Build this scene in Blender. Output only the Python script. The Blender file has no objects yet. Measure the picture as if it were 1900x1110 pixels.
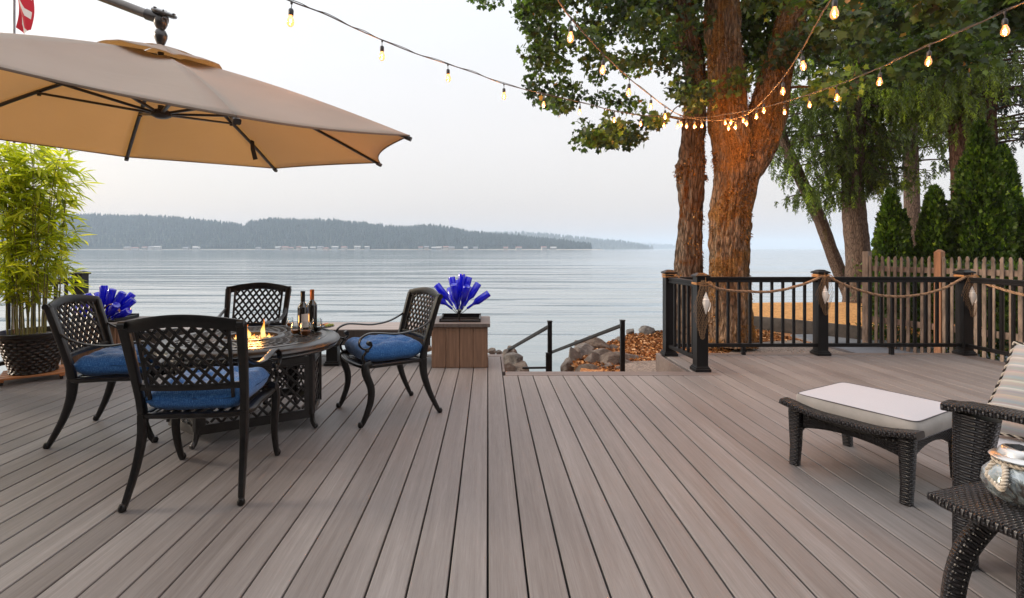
import bpy, bmesh, math, random
import numpy as np
from math import sin, cos, pi, radians, sqrt, hypot, atan2
from mathutils import Vector, Matrix, noise as mnoise

random.seed(7)
RNG = np.random.default_rng(11)
SC = bpy.context.scene
COL = SC.collection
FX, CX, CY, EYE = 960.0, 905.0, 461.0, 1.25

def at(px, py, d):
    """photo pixel (1900 wide) + distance along the view axis -> world point"""
    return Vector(((px - CX) / FX * d, d, EYE - (py - CY) / FX * d))

def on(px, py, z=0.0):
    """photo pixel on the level plane z -> world point"""
    d = (EYE - z) * FX / (py - CY)
    return Vector(((px - CX) / FX * d, d, z))

# ------------------------------------------------------------------ materials
def new_mat(name):
    m = bpy.data.materials.new(name)
    m.use_nodes = True
    nt = m.node_tree
    b = nt.nodes.get('Principled BSDF')
    return m, nt, b

def N(nt, kind, **kw):
    n = nt.nodes.new(kind)
    for k, v in kw.items():
        if k.startswith('_'):
            setattr(n, k[1:], v)
        else:
            key = k.replace('__', ' ')
            n.inputs[key].default_value = v
    return n

def L(nt, a, b):
    nt.links.new(a, b)

def ramp(nt, fac, stops, interp='LINEAR'):
    r = nt.nodes.new('ShaderNodeValToRGB')
    r.color_ramp.interpolation = interp
    el = r.color_ramp.elements
    while len(el) < len(stops):
        el.new(0.5)
    for e, (p, c) in zip(el, stops):
        e.position = p
        e.color = (c[0], c[1], c[2], 1)
    L(nt, fac, r.inputs[0])
    return r

def coords(nt, kind='Object', scale=(1, 1, 1), rot=(0, 0, 0)):
    tc = nt.nodes.new('ShaderNodeTexCoord')
    mp = nt.nodes.new('ShaderNodeMapping')
    mp.inputs['Scale'].default_value = scale
    mp.inputs['Rotation'].default_value = rot
    L(nt, tc.outputs[kind], mp.inputs['Vector'])
    return mp.outputs[0]

def bump(nt, b, height, strength=0.3, dist=0.01):
    bp = nt.nodes.new('ShaderNodeBump')
    bp.inputs['Strength'].default_value = strength
    bp.inputs['Distance'].default_value = dist
    L(nt, height, bp.inputs['Height'])
    L(nt, bp.outputs[0], b.inputs['Normal'])
    return bp

def mixc(nt, fac, a, b, blend='MIX'):
    m = nt.nodes.new('ShaderNodeMix')
    m.data_type = 'RGBA'
    m.blend_type = blend
    for sock, v in ((m.inputs[0], fac), (m.inputs[6], a), (m.inputs[7], b)):
        if hasattr(v, 'is_linked') or hasattr(v, 'links'):
            L(nt, v, sock)
        elif isinstance(v, (tuple, list)):
            sock.default_value = (v[0], v[1], v[2], 1)
        else:
            sock.default_value = v
    return m.outputs[2]

def math_n(nt, op, a, b=None, c=None):
    m = nt.nodes.new('ShaderNodeMath')
    m.operation = op
    for i, v in enumerate((a, b, c)):
        if v is None:
            continue
        if hasattr(v, 'links'):
            L(nt, v, m.inputs[i])
        else:
            m.inputs[i].default_value = v
    return m.outputs[0]

def simple(name, color, rough=0.5, metal=0.0, var=0.15, nscale=8.0, bstr=0.0, bdist=0.002, bscale=80.0,
           coat=0.0, spec=0.5, coordk='Object', stretch=(1, 1, 1), c2=None):
    """one base colour broken up by noise, with optional fine relief"""
    m, nt, b = new_mat(name)
    v = coords(nt, coordk, stretch)
    no = N(nt, 'ShaderNodeTexNoise', Scale=nscale, Detail=6.0, Roughness=0.6)
    L(nt, v, no.inputs['Vector'])
    hi = c2 if c2 else tuple(min(1, c * (1 + var)) for c in color)
    lo = tuple(c * (1 - var) for c in color)
    r = ramp(nt, no.outputs[0], [(0.3, lo), (0.7, hi)])
    L(nt, r.outputs[0], b.inputs['Base Color'])
    b.inputs['Roughness'].default_value = rough
    b.inputs['Metallic'].default_value = metal
    b.inputs['Coat Weight'].default_value = coat
    b.inputs['Specular IOR Level'].default_value = spec
    if bstr:
        n2 = N(nt, 'ShaderNodeTexNoise', Scale=bscale, Detail=4.0)
        L(nt, v, n2.inputs['Vector'])
        bump(nt, b, n2.outputs[0], bstr, bdist)
    return m

M = {}

def build_materials():
    # composite deck boards
    m, nt, b = new_mat('deck_board')
    at_ = N(nt, 'ShaderNodeAttribute', _attribute_name='rnd')
    tc = nt.nodes.new('ShaderNodeTexCoord')
    off = nt.nodes.new('ShaderNodeVectorMath'); off.operation = 'MULTIPLY_ADD'
    L(nt, at_.outputs['Color'], off.inputs[0]); off.inputs[1].default_value = (0, 37, 0)
    L(nt, tc.outputs['Object'], off.inputs[2])
    mp = nt.nodes.new('ShaderNodeMapping'); mp.inputs['Scale'].default_value = (55, 1.0, 10)
    L(nt, off.outputs[0], mp.inputs['Vector'])
    n1 = N(nt, 'ShaderNodeTexNoise', Scale=1.0, Detail=7.0, Roughness=0.65, Distortion=0.3); L(nt, mp.outputs[0], n1.inputs['Vector'])
    mp2 = nt.nodes.new('ShaderNodeMapping'); mp2.inputs['Scale'].default_value = (12, 0.7, 4)
    L(nt, off.outputs[0], mp2.inputs['Vector'])
    n2 = N(nt, 'ShaderNodeTexNoise', Scale=1.0, Detail=4.0, Roughness=0.6, Distortion=0.8); L(nt, mp2.outputs[0], n2.inputs['Vector'])
    mp3 = nt.nodes.new('ShaderNodeMapping'); mp3.inputs['Scale'].default_value = (0.8, 0.6, 1)
    L(nt, tc.outputs['Object'], mp3.inputs['Vector'])
    n3 = N(nt, 'ShaderNodeTexNoise', Scale=1.0, Detail=3.0); L(nt, mp3.outputs[0], n3.inputs['Vector'])
    mp4 = nt.nodes.new('ShaderNodeMapping'); mp4.inputs['Scale'].default_value = (190, 7.0, 10)
    L(nt, off.outputs[0], mp4.inputs['Vector'])
    n4 = N(nt, 'ShaderNodeTexNoise', Scale=1.0, Detail=5.0, Roughness=0.75); L(nt, mp4.outputs[0], n4.inputs['Vector'])
    s = math_n(nt, 'MULTIPLY_ADD', n1.outputs[0], 0.36, math_n(nt, 'MULTIPLY', n2.outputs[0], 0.30))
    s = math_n(nt, 'MULTIPLY_ADD', n4.outputs[0], 0.34, s)
    s = math_n(nt, 'MULTIPLY_ADD', at_.outputs['Fac'], 0.14, s)
    r = ramp(nt, s, [(0.32, (0.082, 0.072, 0.067)), (0.48, (0.168, 0.153, 0.146)), (0.62, (0.235, 0.220, 0.213)), (0.76, (0.34, 0.325, 0.318))])
    c = mixc(nt, n3.outputs[0], r.outputs[0], (0.34, 0.27, 0.245), 'MULTIPLY')
    c2 = mixc(nt, 0.35, r.outputs[0], c)
    c2 = mixc(nt, 0.14, c2, (0.205, 0.190, 0.183))
    L(nt, c2, b.inputs['Base Color'])
    rr = math_n(nt, 'MULTIPLY_ADD', n2.outputs[0], 0.25, 0.42)
    L(nt, rr, b.inputs['Roughness'])
    bump(nt, b, n1.outputs[0], 0.35, 0.002)
    M['deck'] = m
    M['deck_trim'] = simple('deck_trim', (0.15, 0.125, 0.115), 0.6, var=0.25, nscale=2, stretch=(1, 12, 12), bstr=0.2)
    M['dark_void'] = simple('gap_shade', (0.004, 0.0035, 0.003), 0.9)  # near-black: the shade in the board gaps is put into the colour
    # planter boards
    for nm, c in (('planter_board', (0.23, 0.135, 0.085)), ('planter_lip', (0.135, 0.112, 0.10)), ('bench_shade_wood', (0.060, 0.050, 0.045)),  # bench fascia wood darkened, its shadow put into the colour
                  ('fascia', (0.12, 0.105, 0.10))):
        m = simple(nm, c, 0.6, var=0.28, nscale=3, stretch=(14, 14, 1), bstr=0.15)
        M[nm] = m
    M['bench_shade_wood2'] = simple('bench_top', (0.30, 0.255, 0.23), 0.5, var=0.2, nscale=3, stretch=(1, 14, 14), bstr=0.15)
    # railing powder coat, slight sheen
    M['rail'] = simple('rail_black', (0.006, 0.0055, 0.006), 0.42, var=0.35, nscale=5, bstr=0.05, bscale=300, spec=0.3)
    M['iron'] = simple('cast_aluminium', (0.005, 0.0042, 0.004), 0.33, metal=0.0, var=0.6, nscale=22, bstr=0.35, bdist=0.0015, bscale=140, spec=0.42,
                       c2=(0.012, 0.010, 0.009))
    M['iron2'] = simple('cast_table', (0.006, 0.005, 0.0048), 0.30, metal=0.0, var=0.6, nscale=18, bstr=0.3, bdist=0.0015, bscale=120, spec=0.7,
                        c2=(0.018, 0.015, 0.014))
    # denim cushion
    m, nt, b = new_mat('blue_cushion')
    v = coords(nt, 'UV', (1, 1, 1))
    n1 = N(nt, 'ShaderNodeTexNoise', Scale=260.0, Detail=3.0); L(nt, v, n1.inputs['Vector'])
    vs = coords(nt, 'UV', (30, 500, 1)); n2 = N(nt, 'ShaderNodeTexNoise', Scale=1.0, Detail=2.0); L(nt, vs, n2.inputs['Vector'])
    vt = coords(nt, 'UV', (500, 30, 1)); n3 = N(nt, 'ShaderNodeTexNoise', Scale=1.0, Detail=2.0); L(nt, vt, n3.inputs['Vector'])
    s = math_n(nt, 'MULTIPLY', math_n(nt, 'ADD', math_n(nt, 'ADD', n1.outputs[0], n2.outputs[0]), n3.outputs[0]), 0.3333)
    r = ramp(nt, s, [(0.36, (0.004, 0.034, 0.14)), (0.5, (0.015, 0.12, 0.38)), (0.63, (0.14, 0.36, 0.66))])
    L(nt, r.outputs[0], b.inputs['Base Color']); b.inputs['Roughness'].default_value = 0.85
    b.inputs['Sheen Weight'].default_value = 0.2
    bump(nt, b, s, 0.6, 0.002)
    M['denim'] = m
    # canopy: tan cloth that lets light through
    m, nt, b = new_mat('umbrella_cloth')
    v = coords(nt, 'Object', (1, 1, 1))
    n1 = N(nt, 'ShaderNodeTexNoise', Scale=2.2, Detail=5.0, Distortion=0.6); L(nt, v, n1.inputs['Vector'])
    r = ramp(nt, n1.outputs[0], [(0.3, (0.41, 0.378, 0.345)), (0.7, (0.455, 0.422, 0.388))])
    L(nt, r.outputs[0], b.inputs['Base Color']); b.inputs['Roughness'].default_value = 0.9
    b.inputs['Specular IOR Level'].default_value = 0.2
    tr = nt.nodes.new('ShaderNodeBsdfTranslucent'); tr.inputs[0].default_value = (1.0, 0.70, 0.36, 1)
    mx = nt.nodes.new('ShaderNodeMixShader'); mx.inputs[0].default_value = 0.40
    out = nt.nodes['Material Output']
    L(nt, b.outputs[0], mx.inputs[1]); L(nt, tr.outputs[0], mx.inputs[2]); L(nt, mx.outputs[0], out.inputs[0])
    n2 = N(nt, 'ShaderNodeTexNoise', Scale=900.0); L(nt, v, n2.inputs['Vector'])
    vw = coords(nt, 'Object', (2, 2, 9)); n3 = N(nt, 'ShaderNodeTexNoise', Scale=1.3, Detail=3.0, Distortion=1.0); L(nt, vw, n3.inputs['Vector'])
    bump(nt, b, n3.outputs[0], 0.5, 0.02)
    M['canopy'] = m
    M['rib'] = simple('umbrella_rib', (0.022, 0.014, 0.011), 0.4, var=0.3, spec=0.6)
    M['bronze'] = simple('umbrella_bronze', (0.055, 0.05, 0.048), 0.28, metal=0.6, var=0.2, coat=0.3)
    M['pole'] = simple('umbrella_arm', (0.16, 0.145, 0.135), 0.3, metal=0.7, var=0.15)
    # wicker
    m, nt, b = new_mat('wicker')
    tc = nt.nodes.new('ShaderNodeTexCoord')
    bt = nt.nodes.new('ShaderNodeTexBrick')
    L(nt, tc.outputs['UV'], bt.inputs['Vector'])
    bt.offset = 0.5
    for k, vv in (('Scale', 1.0), ('Mortar Size', 0.0020), ('Mortar Smooth', 1.0), ('Bias', 0.0), ('Brick Width', 0.030), ('Row Height', 0.0105)):
        bt.inputs[k].default_value = vv
    bt.inputs['Color1'].default_value = (0.022, 0.019, 0.021, 1)
    bt.inputs['Color2'].default_value = (0.008, 0.007, 0.008, 1)
    bt.inputs['Mortar'].default_value = (0.0015, 0.001, 0.001, 1)
    L(nt, bt.outputs['Color'], b.inputs['Base Color'])
    b.inputs['Roughness'].default_value = 0.32
    b.inputs['Specular IOR Level'].default_value = 0.55
    sep = nt.nodes.new('ShaderNodeSeparateXYZ'); L(nt, tc.outputs['UV'], sep.inputs[0])
    row = math_n(nt, 'FLOOR', math_n(nt, 'DIVIDE', sep.outputs[1], 0.0105))
    ph = math_n(nt, 'MULTIPLY', math_n(nt, 'MODULO', row, 2.0), pi)
    wx = math_n(nt, 'SINE', math_n(nt, 'ADD', math_n(nt, 'MULTIPLY', sep.outputs[0], 2 * pi / 0.030), ph))
    wy = math_n(nt, 'ABSOLUTE', math_n(nt, 'SINE', math_n(nt, 'MULTIPLY', sep.outputs[1], pi / 0.0105)))
    hgt = math_n(nt, 'MULTIPLY', math_n(nt, 'MULTIPLY_ADD', wx, 0.5, 0.5), wy)
    hgt = math_n(nt, 'MULTIPLY_ADD', bt.outputs['Fac'], -0.6, hgt)
    bump(nt, b, hgt, 1.0, 0.0065)
    M['wicker'] = m
    M['white_cushion'] = simple('white_cushion', (0.50, 0.495, 0.515), 0.85, var=0.06, nscale=300, bstr=0.3, bdist=0.001, bscale=500)
    M['beige_side'] = simple('beige_boxing', (0.45, 0.42, 0.39), 0.85, var=0.12, nscale=9, bstr=0.4, bdist=0.004, bscale=14)
    M['piping'] = simple('grey_piping', (0.10, 0.095, 0.10), 0.8)
    # striped pillow
    m, nt, b = new_mat('striped_pillow')
    tc = nt.nodes.new('ShaderNodeTexCoord'); sep = nt.nodes.new('ShaderNodeSeparateXYZ'); L(nt, tc.outputs['UV'], sep.inputs[0])
    fr = math_n(nt, 'FRACT', math_n(nt, 'MULTIPLY', sep.outputs[1], 9.0))
    st = [(0.0, (0.36, 0.325, 0.30)), (0.09, (0.52, 0.49, 0.46)), (0.12, (0.33, 0.30, 0.28)), (0.26, (0.28, 0.33, 0.35)), (0.34, (0.36, 0.33, 0.31)),
          (0.47, (0.44, 0.36, 0.31)), (0.51, (0.34, 0.31, 0.30)), (0.66, (0.30, 0.30, 0.30)), (0.77, (0.54, 0.51, 0.49)), (0.80, (0.31, 0.35, 0.37)), (0.93, (0.37, 0.335, 0.31))]
    r = ramp(nt, fr, st)
    vv = coords(nt, 'UV', (4, 300, 1)); n1 = N(nt, 'ShaderNodeTexNoise', Scale=1.0, Detail=3.0); L(nt, vv, n1.inputs['Vector'])
    c = mixc(nt, 0.25, r.outputs[0], n1.outputs['Color'], 'OVERLAY')
    L(nt, c, b.inputs['Base Color']); b.inputs['Roughness'].default_value = 0.85
    bump(nt, b, n1.outputs[0], 0.3, 0.001)
    M['stripes'] = m
    M['rope_light'] = simple('rope_light', (0.52, 0.46, 0.38), 0.9, var=0.2, nscale=60, bstr=0.4)
    M['rope_dark'] = simple('rope_dark', (0.03, 0.024, 0.02), 0.9)
    M['raffia'] = simple('raffia', (0.40, 0.20, 0.075), 0.8, var=0.4, nscale=30)
    M['net'] = simple('net_twine', (0.20, 0.125, 0.07), 0.95, var=0.35, nscale=25)
    M['garland'] = simple('garland_rope', (0.30, 0.19, 0.115), 0.95, var=0.4, nscale=60, bstr=1.0, bdist=0.006, bscale=70)
    M['shell'] = simple('shell', (0.72, 0.68, 0.62), 0.45, var=0.12, nscale=18, bstr=0.4, bscale=30)
    # cobalt glass
    m, nt, b = new_mat('cobalt_glass')
    lw = N(nt, 'ShaderNodeLayerWeight', Blend=0.35)
    r = ramp(nt, lw.outputs['Facing'], [(0.0, (0.006, 0.012, 0.80)), (0.55, (0.002, 0.004, 0.36)), (0.8, (0.001, 0.003, 0.18)), (1.0, (0.16, 0.24, 0.75))])  # darker flanks and pale rim sheen painted by facing angle
    L(nt, r.outputs[0], b.inputs['Base Color'])
    b.inputs['Roughness'].default_value = 0.06; b.inputs['Specular IOR Level'].default_value = 0.6
    tr = nt.nodes.new('ShaderNodeBsdfTranslucent'); tr.inputs[0].default_value = (0.01, 0.02, 0.95, 1)
    mx = nt.nodes.new('ShaderNodeMixShader'); mx.inputs[0].default_value = 0.30; b.inputs['Coat Weight'].default_value = 1.0
    L(nt, b.outputs[0], mx.inputs[1]); L(nt, tr.outputs[0], mx.inputs[2]); L(nt, mx.outputs[0], nt.nodes['Material Output'].inputs[0])
    M['cobalt'] = m
    # clear glass (cheap)
    m, nt, b = new_mat('clear_glass')
    tr = nt.nodes.new('ShaderNodeBsdfTransparent'); tr.inputs[0].default_value = (0.93, 0.95, 0.95, 1)
    gl = nt.nodes.new('ShaderNodeBsdfGlossy'); gl.inputs['Roughness'].default_value = 0.03
    fr_ = N(nt, 'ShaderNodeLayerWeight', Blend=0.25)
    mx = nt.nodes.new('ShaderNodeMixShader')
    L(nt, fr_.outputs['Facing'], mx.inputs[0]); L(nt, tr.outputs[0], mx.inputs[1]); L(nt, gl.outputs[0], mx.inputs[2])
    L(nt, mx.outputs[0], nt.nodes['Material Output'].inputs[0])
    M['glass'] = m
    # crackled silvery jar glass
    m, nt, b = new_mat('crackle_glass')
    v = coords(nt, 'Object', (1, 1, 1))
    vo = N(nt, 'ShaderNodeTexNoise', Scale=16.0, Detail=4.0, Distortion=1.5); L(nt, v, vo.inputs['Vector'])
    r = ramp(nt, vo.outputs[0], [(0.36, (0.10, 0.085, 0.08)), (0.46, (0.30, 0.36, 0.38)), (0.56, (0.62, 0.68, 0.70)), (0.68, (0.22, 0.27, 0.29))])
    L(nt, r.outputs[0], b.inputs['Base Color']); b.inputs['Roughness'].default_value = 0.08; b.inputs['Metallic'].default_value = 0.25
    b.inputs['Coat Weight'].default_value = 1.0
    b.inputs['Transmission Weight'].default_value = 0.35
    bump(nt, b, vo.outputs[0], 0.8, 0.02)
    M['crackle'] = m
    M['lid'] = simple('brushed_lid', (0.55, 0.54, 0.52), 0.28, metal=0.9, var=0.1, nscale=5, stretch=(1, 1, 40))
    M['solar'] = simple('solar_panel', (0.01, 0.01, 0.015), 0.1)
    M['wine'] = simple('dark_bottle', (0.008, 0.007, 0.006), 0.06, spec=0.8, coat=0.5)
    M['wine_label'] = simple('bottle_label', (0.60, 0.55, 0.50), 0.6, var=0.05)
    M['foil_black'] = simple('foil_black', (0.012, 0.012, 0.013), 0.3)
    M['foil_copper'] = simple('foil_copper', (0.34, 0.12, 0.04), 0.35, metal=0.5)
    M['cheese'] = simple('fruit_orange', (0.62, 0.26, 0.09), 0.6, var=0.3, nscale=20)
    M['green_food'] = simple('fruit_green', (0.35, 0.42, 0.10), 0.5, var=0.3)
    M['plate'] = simple('dark_plate', (0.03, 0.03, 0.03), 0.3)
    M['fireglass'] = simple('fire_glass', (0.05, 0.045, 0.045), 0.08, var=0.9, nscale=60, c2=(0.5, 0.48, 0.47))
    M['pit_metal'] = simple('pit_steel', (0.28, 0.26, 0.25), 0.3, metal=0.8, var=0.2)
    # flame
    m, nt, b = new_mat('flame')
    tc = nt.nodes.new('ShaderNodeTexCoord'); sep = nt.nodes.new('ShaderNodeSeparateXYZ'); L(nt, tc.outputs['Generated'], sep.inputs[0])
    r = ramp(nt, sep.outputs[2], [(0.0, (1.0, 0.45, 0.10)), (0.3, (1.0, 0.72, 0.22)), (0.65, (1.0, 0.42, 0.07)), (1.0, (0.9, 0.15, 0.01))])
    em = nt.nodes.new('ShaderNodeEmission'); L(nt, r.outputs[0], em.inputs[0]); em.inputs[1].default_value = 2.2
    tp = nt.nodes.new('ShaderNodeBsdfTransparent')
    lw = N(nt, 'ShaderNodeLayerWeight', Blend=0.45)
    v = coords(nt, 'Object', (40, 40, 18)); n1 = N(nt, 'ShaderNodeTexNoise', Scale=1.0, Detail=3.0); L(nt, v, n1.inputs['Vector'])
    f = math_n(nt, 'MULTIPLY_ADD', n1.outputs[0], 0.5, math_n(nt, 'SUBTRACT', lw.outputs['Facing'], 0.10))
    f = math_n(nt, 'MULTIPLY_ADD', sep.outputs[2], 0.25, f)
    f.node.use_clamp = True
    mx = nt.nodes.new('ShaderNodeMixShader'); L(nt, f, mx.inputs[0]); L(nt, em.outputs[0], mx.inputs[1]); L(nt, tp.outputs[0], mx.inputs[2])
    L(nt, mx.outputs[0], nt.nodes['Material Output'].inputs[0])
    M['flame'] = m
    # bulbs: glass that glows faintly amber, hot filament
    m, nt, b = new_mat('bulb_glass')
    tr = nt.nodes.new('ShaderNodeBsdfTransparent'); tr.inputs[0].default_value = (1.0, 0.78, 0.50, 1)
    em = nt.nodes.new('ShaderNodeEmission'); em.inputs[0].default_value = (1.0, 0.30, 0.04, 1); em.inputs[1].default_value = 0.85
    gl = nt.nodes.new('ShaderNodeBsdfGlossy'); gl.inputs['Roughness'].default_value = 0.04
    a1 = nt.nodes.new('ShaderNodeAddShader'); L(nt, tr.outputs[0], a1.inputs[0]); L(nt, em.outputs[0], a1.inputs[1])
    lw = N(nt, 'ShaderNodeLayerWeight', Blend=0.3)
    mx = nt.nodes.new('ShaderNodeMixShader'); L(nt, lw.outputs['Facing'], mx.inputs[0]); L(nt, a1.outputs[0], mx.inputs[1]); L(nt, gl.outputs[0], mx.inputs[2])
    L(nt, mx.outputs[0], nt.nodes['Material Output'].inputs[0])
    M['bulb'] = m
    m, nt, b = new_mat('filament')
    b.inputs['Base Color'].default_value = (1, 0.6, 0.3, 1)
    b.inputs['Emission Color'].default_value = (1.0, 0.46, 0.10, 1); b.inputs['Emission Strength'].default_value = 3.6
    M['filament'] = m
    M['socket'] = simple('socket_rubber', (0.02, 0.02, 0.022), 0.5)
    M['wire'] = simple('light_wire', (0.035, 0.030, 0.028), 0.55)
    # bark
    def bark(name, c_lo, c_hi, moss_lo, moss_hi, moss_amt, vs=9.0, bs=1.0):
        m, nt, b = new_mat(name)
        v = coords(nt, 'Object', (1, 1, 0.22))
        n1 = N(nt, 'ShaderNodeTexNoise', Scale=vs * 3, Detail=8.0, Roughness=0.7, Distortion=0.6); L(nt, v, n1.inputs['Vector'])
        vo = N(nt, 'ShaderNodeTexVoronoi', Scale=vs * 2.2, _feature='DISTANCE_TO_EDGE'); L(nt, v, vo.inputs['Vector'])
        crack = ramp(nt, vo.outputs['Distance'], [(0.0, (0, 0, 0)), (0.16, (1, 1, 1))])
        cb = ramp(nt, n1.outputs[0], [(0.3, c_lo), (0.7, c_hi)])
        cb2 = mixc(nt, 0.6, cb.outputs[0], crack.outputs[0], 'MULTIPLY')
        v2 = coords(nt, 'Object', (1, 1, 0.8))
        n2 = N(nt, 'ShaderNodeTexNoise', Scale=1.9, Detail=7.0, Roughness=0.72, Distortion=0.8); L(nt, v2, n2.inputs['Vector'])
        n3 = N(nt, 'ShaderNodeTexNoise', Scale=34.0, Detail=6.0, Roughness=0.75, Distortion=1.2); L(nt, v2, n3.inputs['Vector'])
        cm = ramp(nt, n3.outputs[0], [(0.32, moss_lo), (0.52, tuple((a + b_) / 2 for a, b_ in zip(moss_lo, moss_hi))), (0.70, moss_hi)])
        msk = ramp(nt, n2.outputs[0], [(0.62 - moss_amt * 0.35, (0, 0, 0)), (0.72 - moss_amt * 0.35, (1, 1, 1))])
        c = mixc(nt, msk.outputs[0], cb2, cm.outputs[0])
        L(nt, c, b.inputs['Base Color']); b.inputs['Roughness'].default_value = 0.95
        b.inputs['Specular IOR Level'].default_value = 0.15
        h = math_n(nt, 'MULTIPLY_ADD', crack.outputs[0], 0.5, math_n(nt, 'ADD', n1.outputs[0], n3.outputs[0]))
        bump(nt, b, h, 1.0 * bs, 0.035)
        return m
    M['bark_moss'] = bark('bark_mossy_orange', (0.06, 0.042, 0.03), (0.52, 0.37, 0.25), (0.034, 0.016, 0.005), (0.54, 0.29, 0.10), 0.45)
    M['bark_brown'] = bark('bark_brown', (0.06, 0.045, 0.035), (0.38, 0.29, 0.22), (0.06, 0.022, 0.005), (0.30, 0.125, 0.035), 0.30)
    M['bark_cedar'] = bark('bark_cedar', (0.085, 0.058, 0.045), (0.25, 0.185, 0.15), (0.08, 0.06, 0.02), (0.16, 0.14, 0.05), 0.05, 14.0, 0.7)
    M['bark_red'] = bark('bark_red', (0.07, 0.035, 0.025), (0.20, 0.115, 0.085), (0.06, 0.04, 0.02), (0.12, 0.10, 0.04), 0.05, 14.0, 0.7)
    # leaves: colour varies leaf by leaf through the 'rnd' attribute
    def leaf(name, stops, trans, tcol, rough=0.45, spec=0.4):
        m, nt, b = new_mat(name)
        a = N(nt, 'ShaderNodeAttribute', _attribute_name='rnd')
        r = ramp(nt, a.outputs['Fac'], stops)
        L(nt, r.outputs[0], b.inputs['Base Color']); b.inputs['Roughness'].default_value = rough
        b.inputs['Specular IOR Level'].default_value = spec
        tr = nt.nodes.new('ShaderNodeBsdfTranslucent')
        c = mixc(nt, 1.0, r.outputs[0], tcol, 'MULTIPLY'); L(nt, c, tr.inputs[0])
        mx = nt.nodes.new('ShaderNodeMixShader'); mx.inputs[0].default_value = trans
        L(nt, b.outputs[0], mx.inputs[1]); L(nt, tr.outputs[0], mx.inputs[2]); L(nt, mx.outputs[0], nt.nodes['Material Output'].inputs[0])
        return m
    M['maple'] = leaf('maple_leaf', [(0.0, (0.012, 0.020, 0.009)), (0.4, (0.032, 0.054, 0.015)), (0.75, (0.095, 0.150, 0.030)), (0.97, (0.21, 0.29, 0.045)), (1.0, (0.36, 0.16, 0.05))], 0.35, (2.2, 2.6, 1.2, 1))
    M['moss'] = leaf('moss_tuft', [(0.0, (0.035, 0.015, 0.005)), (0.45, (0.15, 0.068, 0.018)), (0.85, (0.44, 0.22, 0.06)), (1.0, (0.56, 0.38, 0.15))], 0.1, (1.2, 1.1, 1, 1), 0.95, 0.1)
    M['cedar'] = leaf('cedar_frond', [(0.0, (0.022, 0.030, 0.012)), (0.5, (0.085, 0.118, 0.026)), (0.85, (0.21, 0.28, 0.040)), (1.0, (0.40, 0.50, 0.06))], 0.3, (2.0, 2.4, 1.0, 1))
    M['fir'] = leaf('fir_needle', [(0.0, (0.010, 0.018, 0.012)), (0.6, (0.030, 0.046, 0.026)), (1.0, (0.06, 0.09, 0.04))], 0.15, (1.5, 2.0, 1.0, 1))
    M['thuja'] = leaf('thuja_spray', [(0.0, (0.010, 0.020, 0.005)), (0.5, (0.042, 0.078, 0.012)), (0.85, (0.14, 0.22, 0.022)), (1.0, (0.30, 0.40, 0.04))], 0.3, (2.0, 2.4, 0.8, 1))
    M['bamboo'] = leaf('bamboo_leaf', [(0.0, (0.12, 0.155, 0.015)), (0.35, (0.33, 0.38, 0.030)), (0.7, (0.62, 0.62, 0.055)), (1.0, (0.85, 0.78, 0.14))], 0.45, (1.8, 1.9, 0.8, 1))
    M['culm'] = simple('bamboo_culm', (0.14, 0.17, 0.035), 0.45, var=0.4, nscale=6, c2=(0.30, 0.27, 0.09))
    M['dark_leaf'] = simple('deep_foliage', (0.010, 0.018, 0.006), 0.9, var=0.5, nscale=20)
    # pot: basket weave
    m, nt, b = new_mat('basket_pot')
    tc = nt.nodes.new('ShaderNodeTexCoord'); sep = nt.nodes.new('ShaderNodeSeparateXYZ'); L(nt, tc.outputs['UV'], sep.inputs[0])
    row = math_n(nt, 'FLOOR', math_n(nt, 'DIVIDE', sep.outputs[1], 0.03))
    ph = math_n(nt, 'MULTIPLY', math_n(nt, 'MODULO', row, 2.0), pi)
    wx = math_n(nt, 'SINE', math_n(nt, 'ADD', math_n(nt, 'MULTIPLY', sep.outputs[0], 2 * pi / 0.075), ph))
    wy = math_n(nt, 'ABSOLUTE', math_n(nt, 'SINE', math_n(nt, 'MULTIPLY', sep.outputs[1], pi / 0.03)))
    hg = math_n(nt, 'MULTIPLY', math_n(nt, 'MULTIPLY_ADD', wx, 0.5, 0.5), wy)
    r = ramp(nt, hg, [(0.0, (0.006, 0.004, 0.004)), (0.5, (0.022, 0.015, 0.012)), (1.0, (0.055, 0.04, 0.032))])
    L(nt, r.outputs[0], b.inputs['Base Color']); b.inputs['Roughness'].default_value = 0.3
    bump(nt, b, hg, 1.0, 0.02)
    M['pot'] = m
    M['pot_rim'] = simple('pot_rim', (0.018, 0.014, 0.013), 0.3, var=0.5, spec=0.7)
    M['soil'] = simple('soil', (0.04, 0.028, 0.018), 0.95, var=0.6, nscale=60, bstr=1.0, bdist=0.02)
    M['caddy'] = simple('caddy_pine', (0.40, 0.17, 0.065), 0.5, var=0.4, nscale=4, stretch=(1, 14, 14))
    M['castor'] = simple('castor', (0.012, 0.012, 0.013), 0.35)
    M['picket'] = simple('picket_wood', (0.19, 0.148, 0.118), 0.85, var=0.6, nscale=16, stretch=(1, 1, 0.3), bstr=0.5, bscale=60, bdist=0.004)
    M['picket_post'] = simple('picket_post', (0.30, 0.15, 0.08), 0.8, var=0.35, nscale=7, stretch=(4, 4, 0.4), bstr=0.4)
    # rock
    m, nt, b = new_mat('rock')
    oi = nt.nodes.new('ShaderNodeObjectInfo')
    v = coords(nt, 'Object', (1, 1, 1))
    n1 = N(nt, 'ShaderNodeTexNoise', Scale=5.0, Detail=8.0, Roughness=0.7); L(nt, v, n1.inputs['Vector'])
    r = ramp(nt, n1.outputs[0], [(0.3, (0.035, 0.031, 0.029)), (0.48, (0.14, 0.132, 0.127)), (0.68, (0.34, 0.32, 0.30))])
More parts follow.
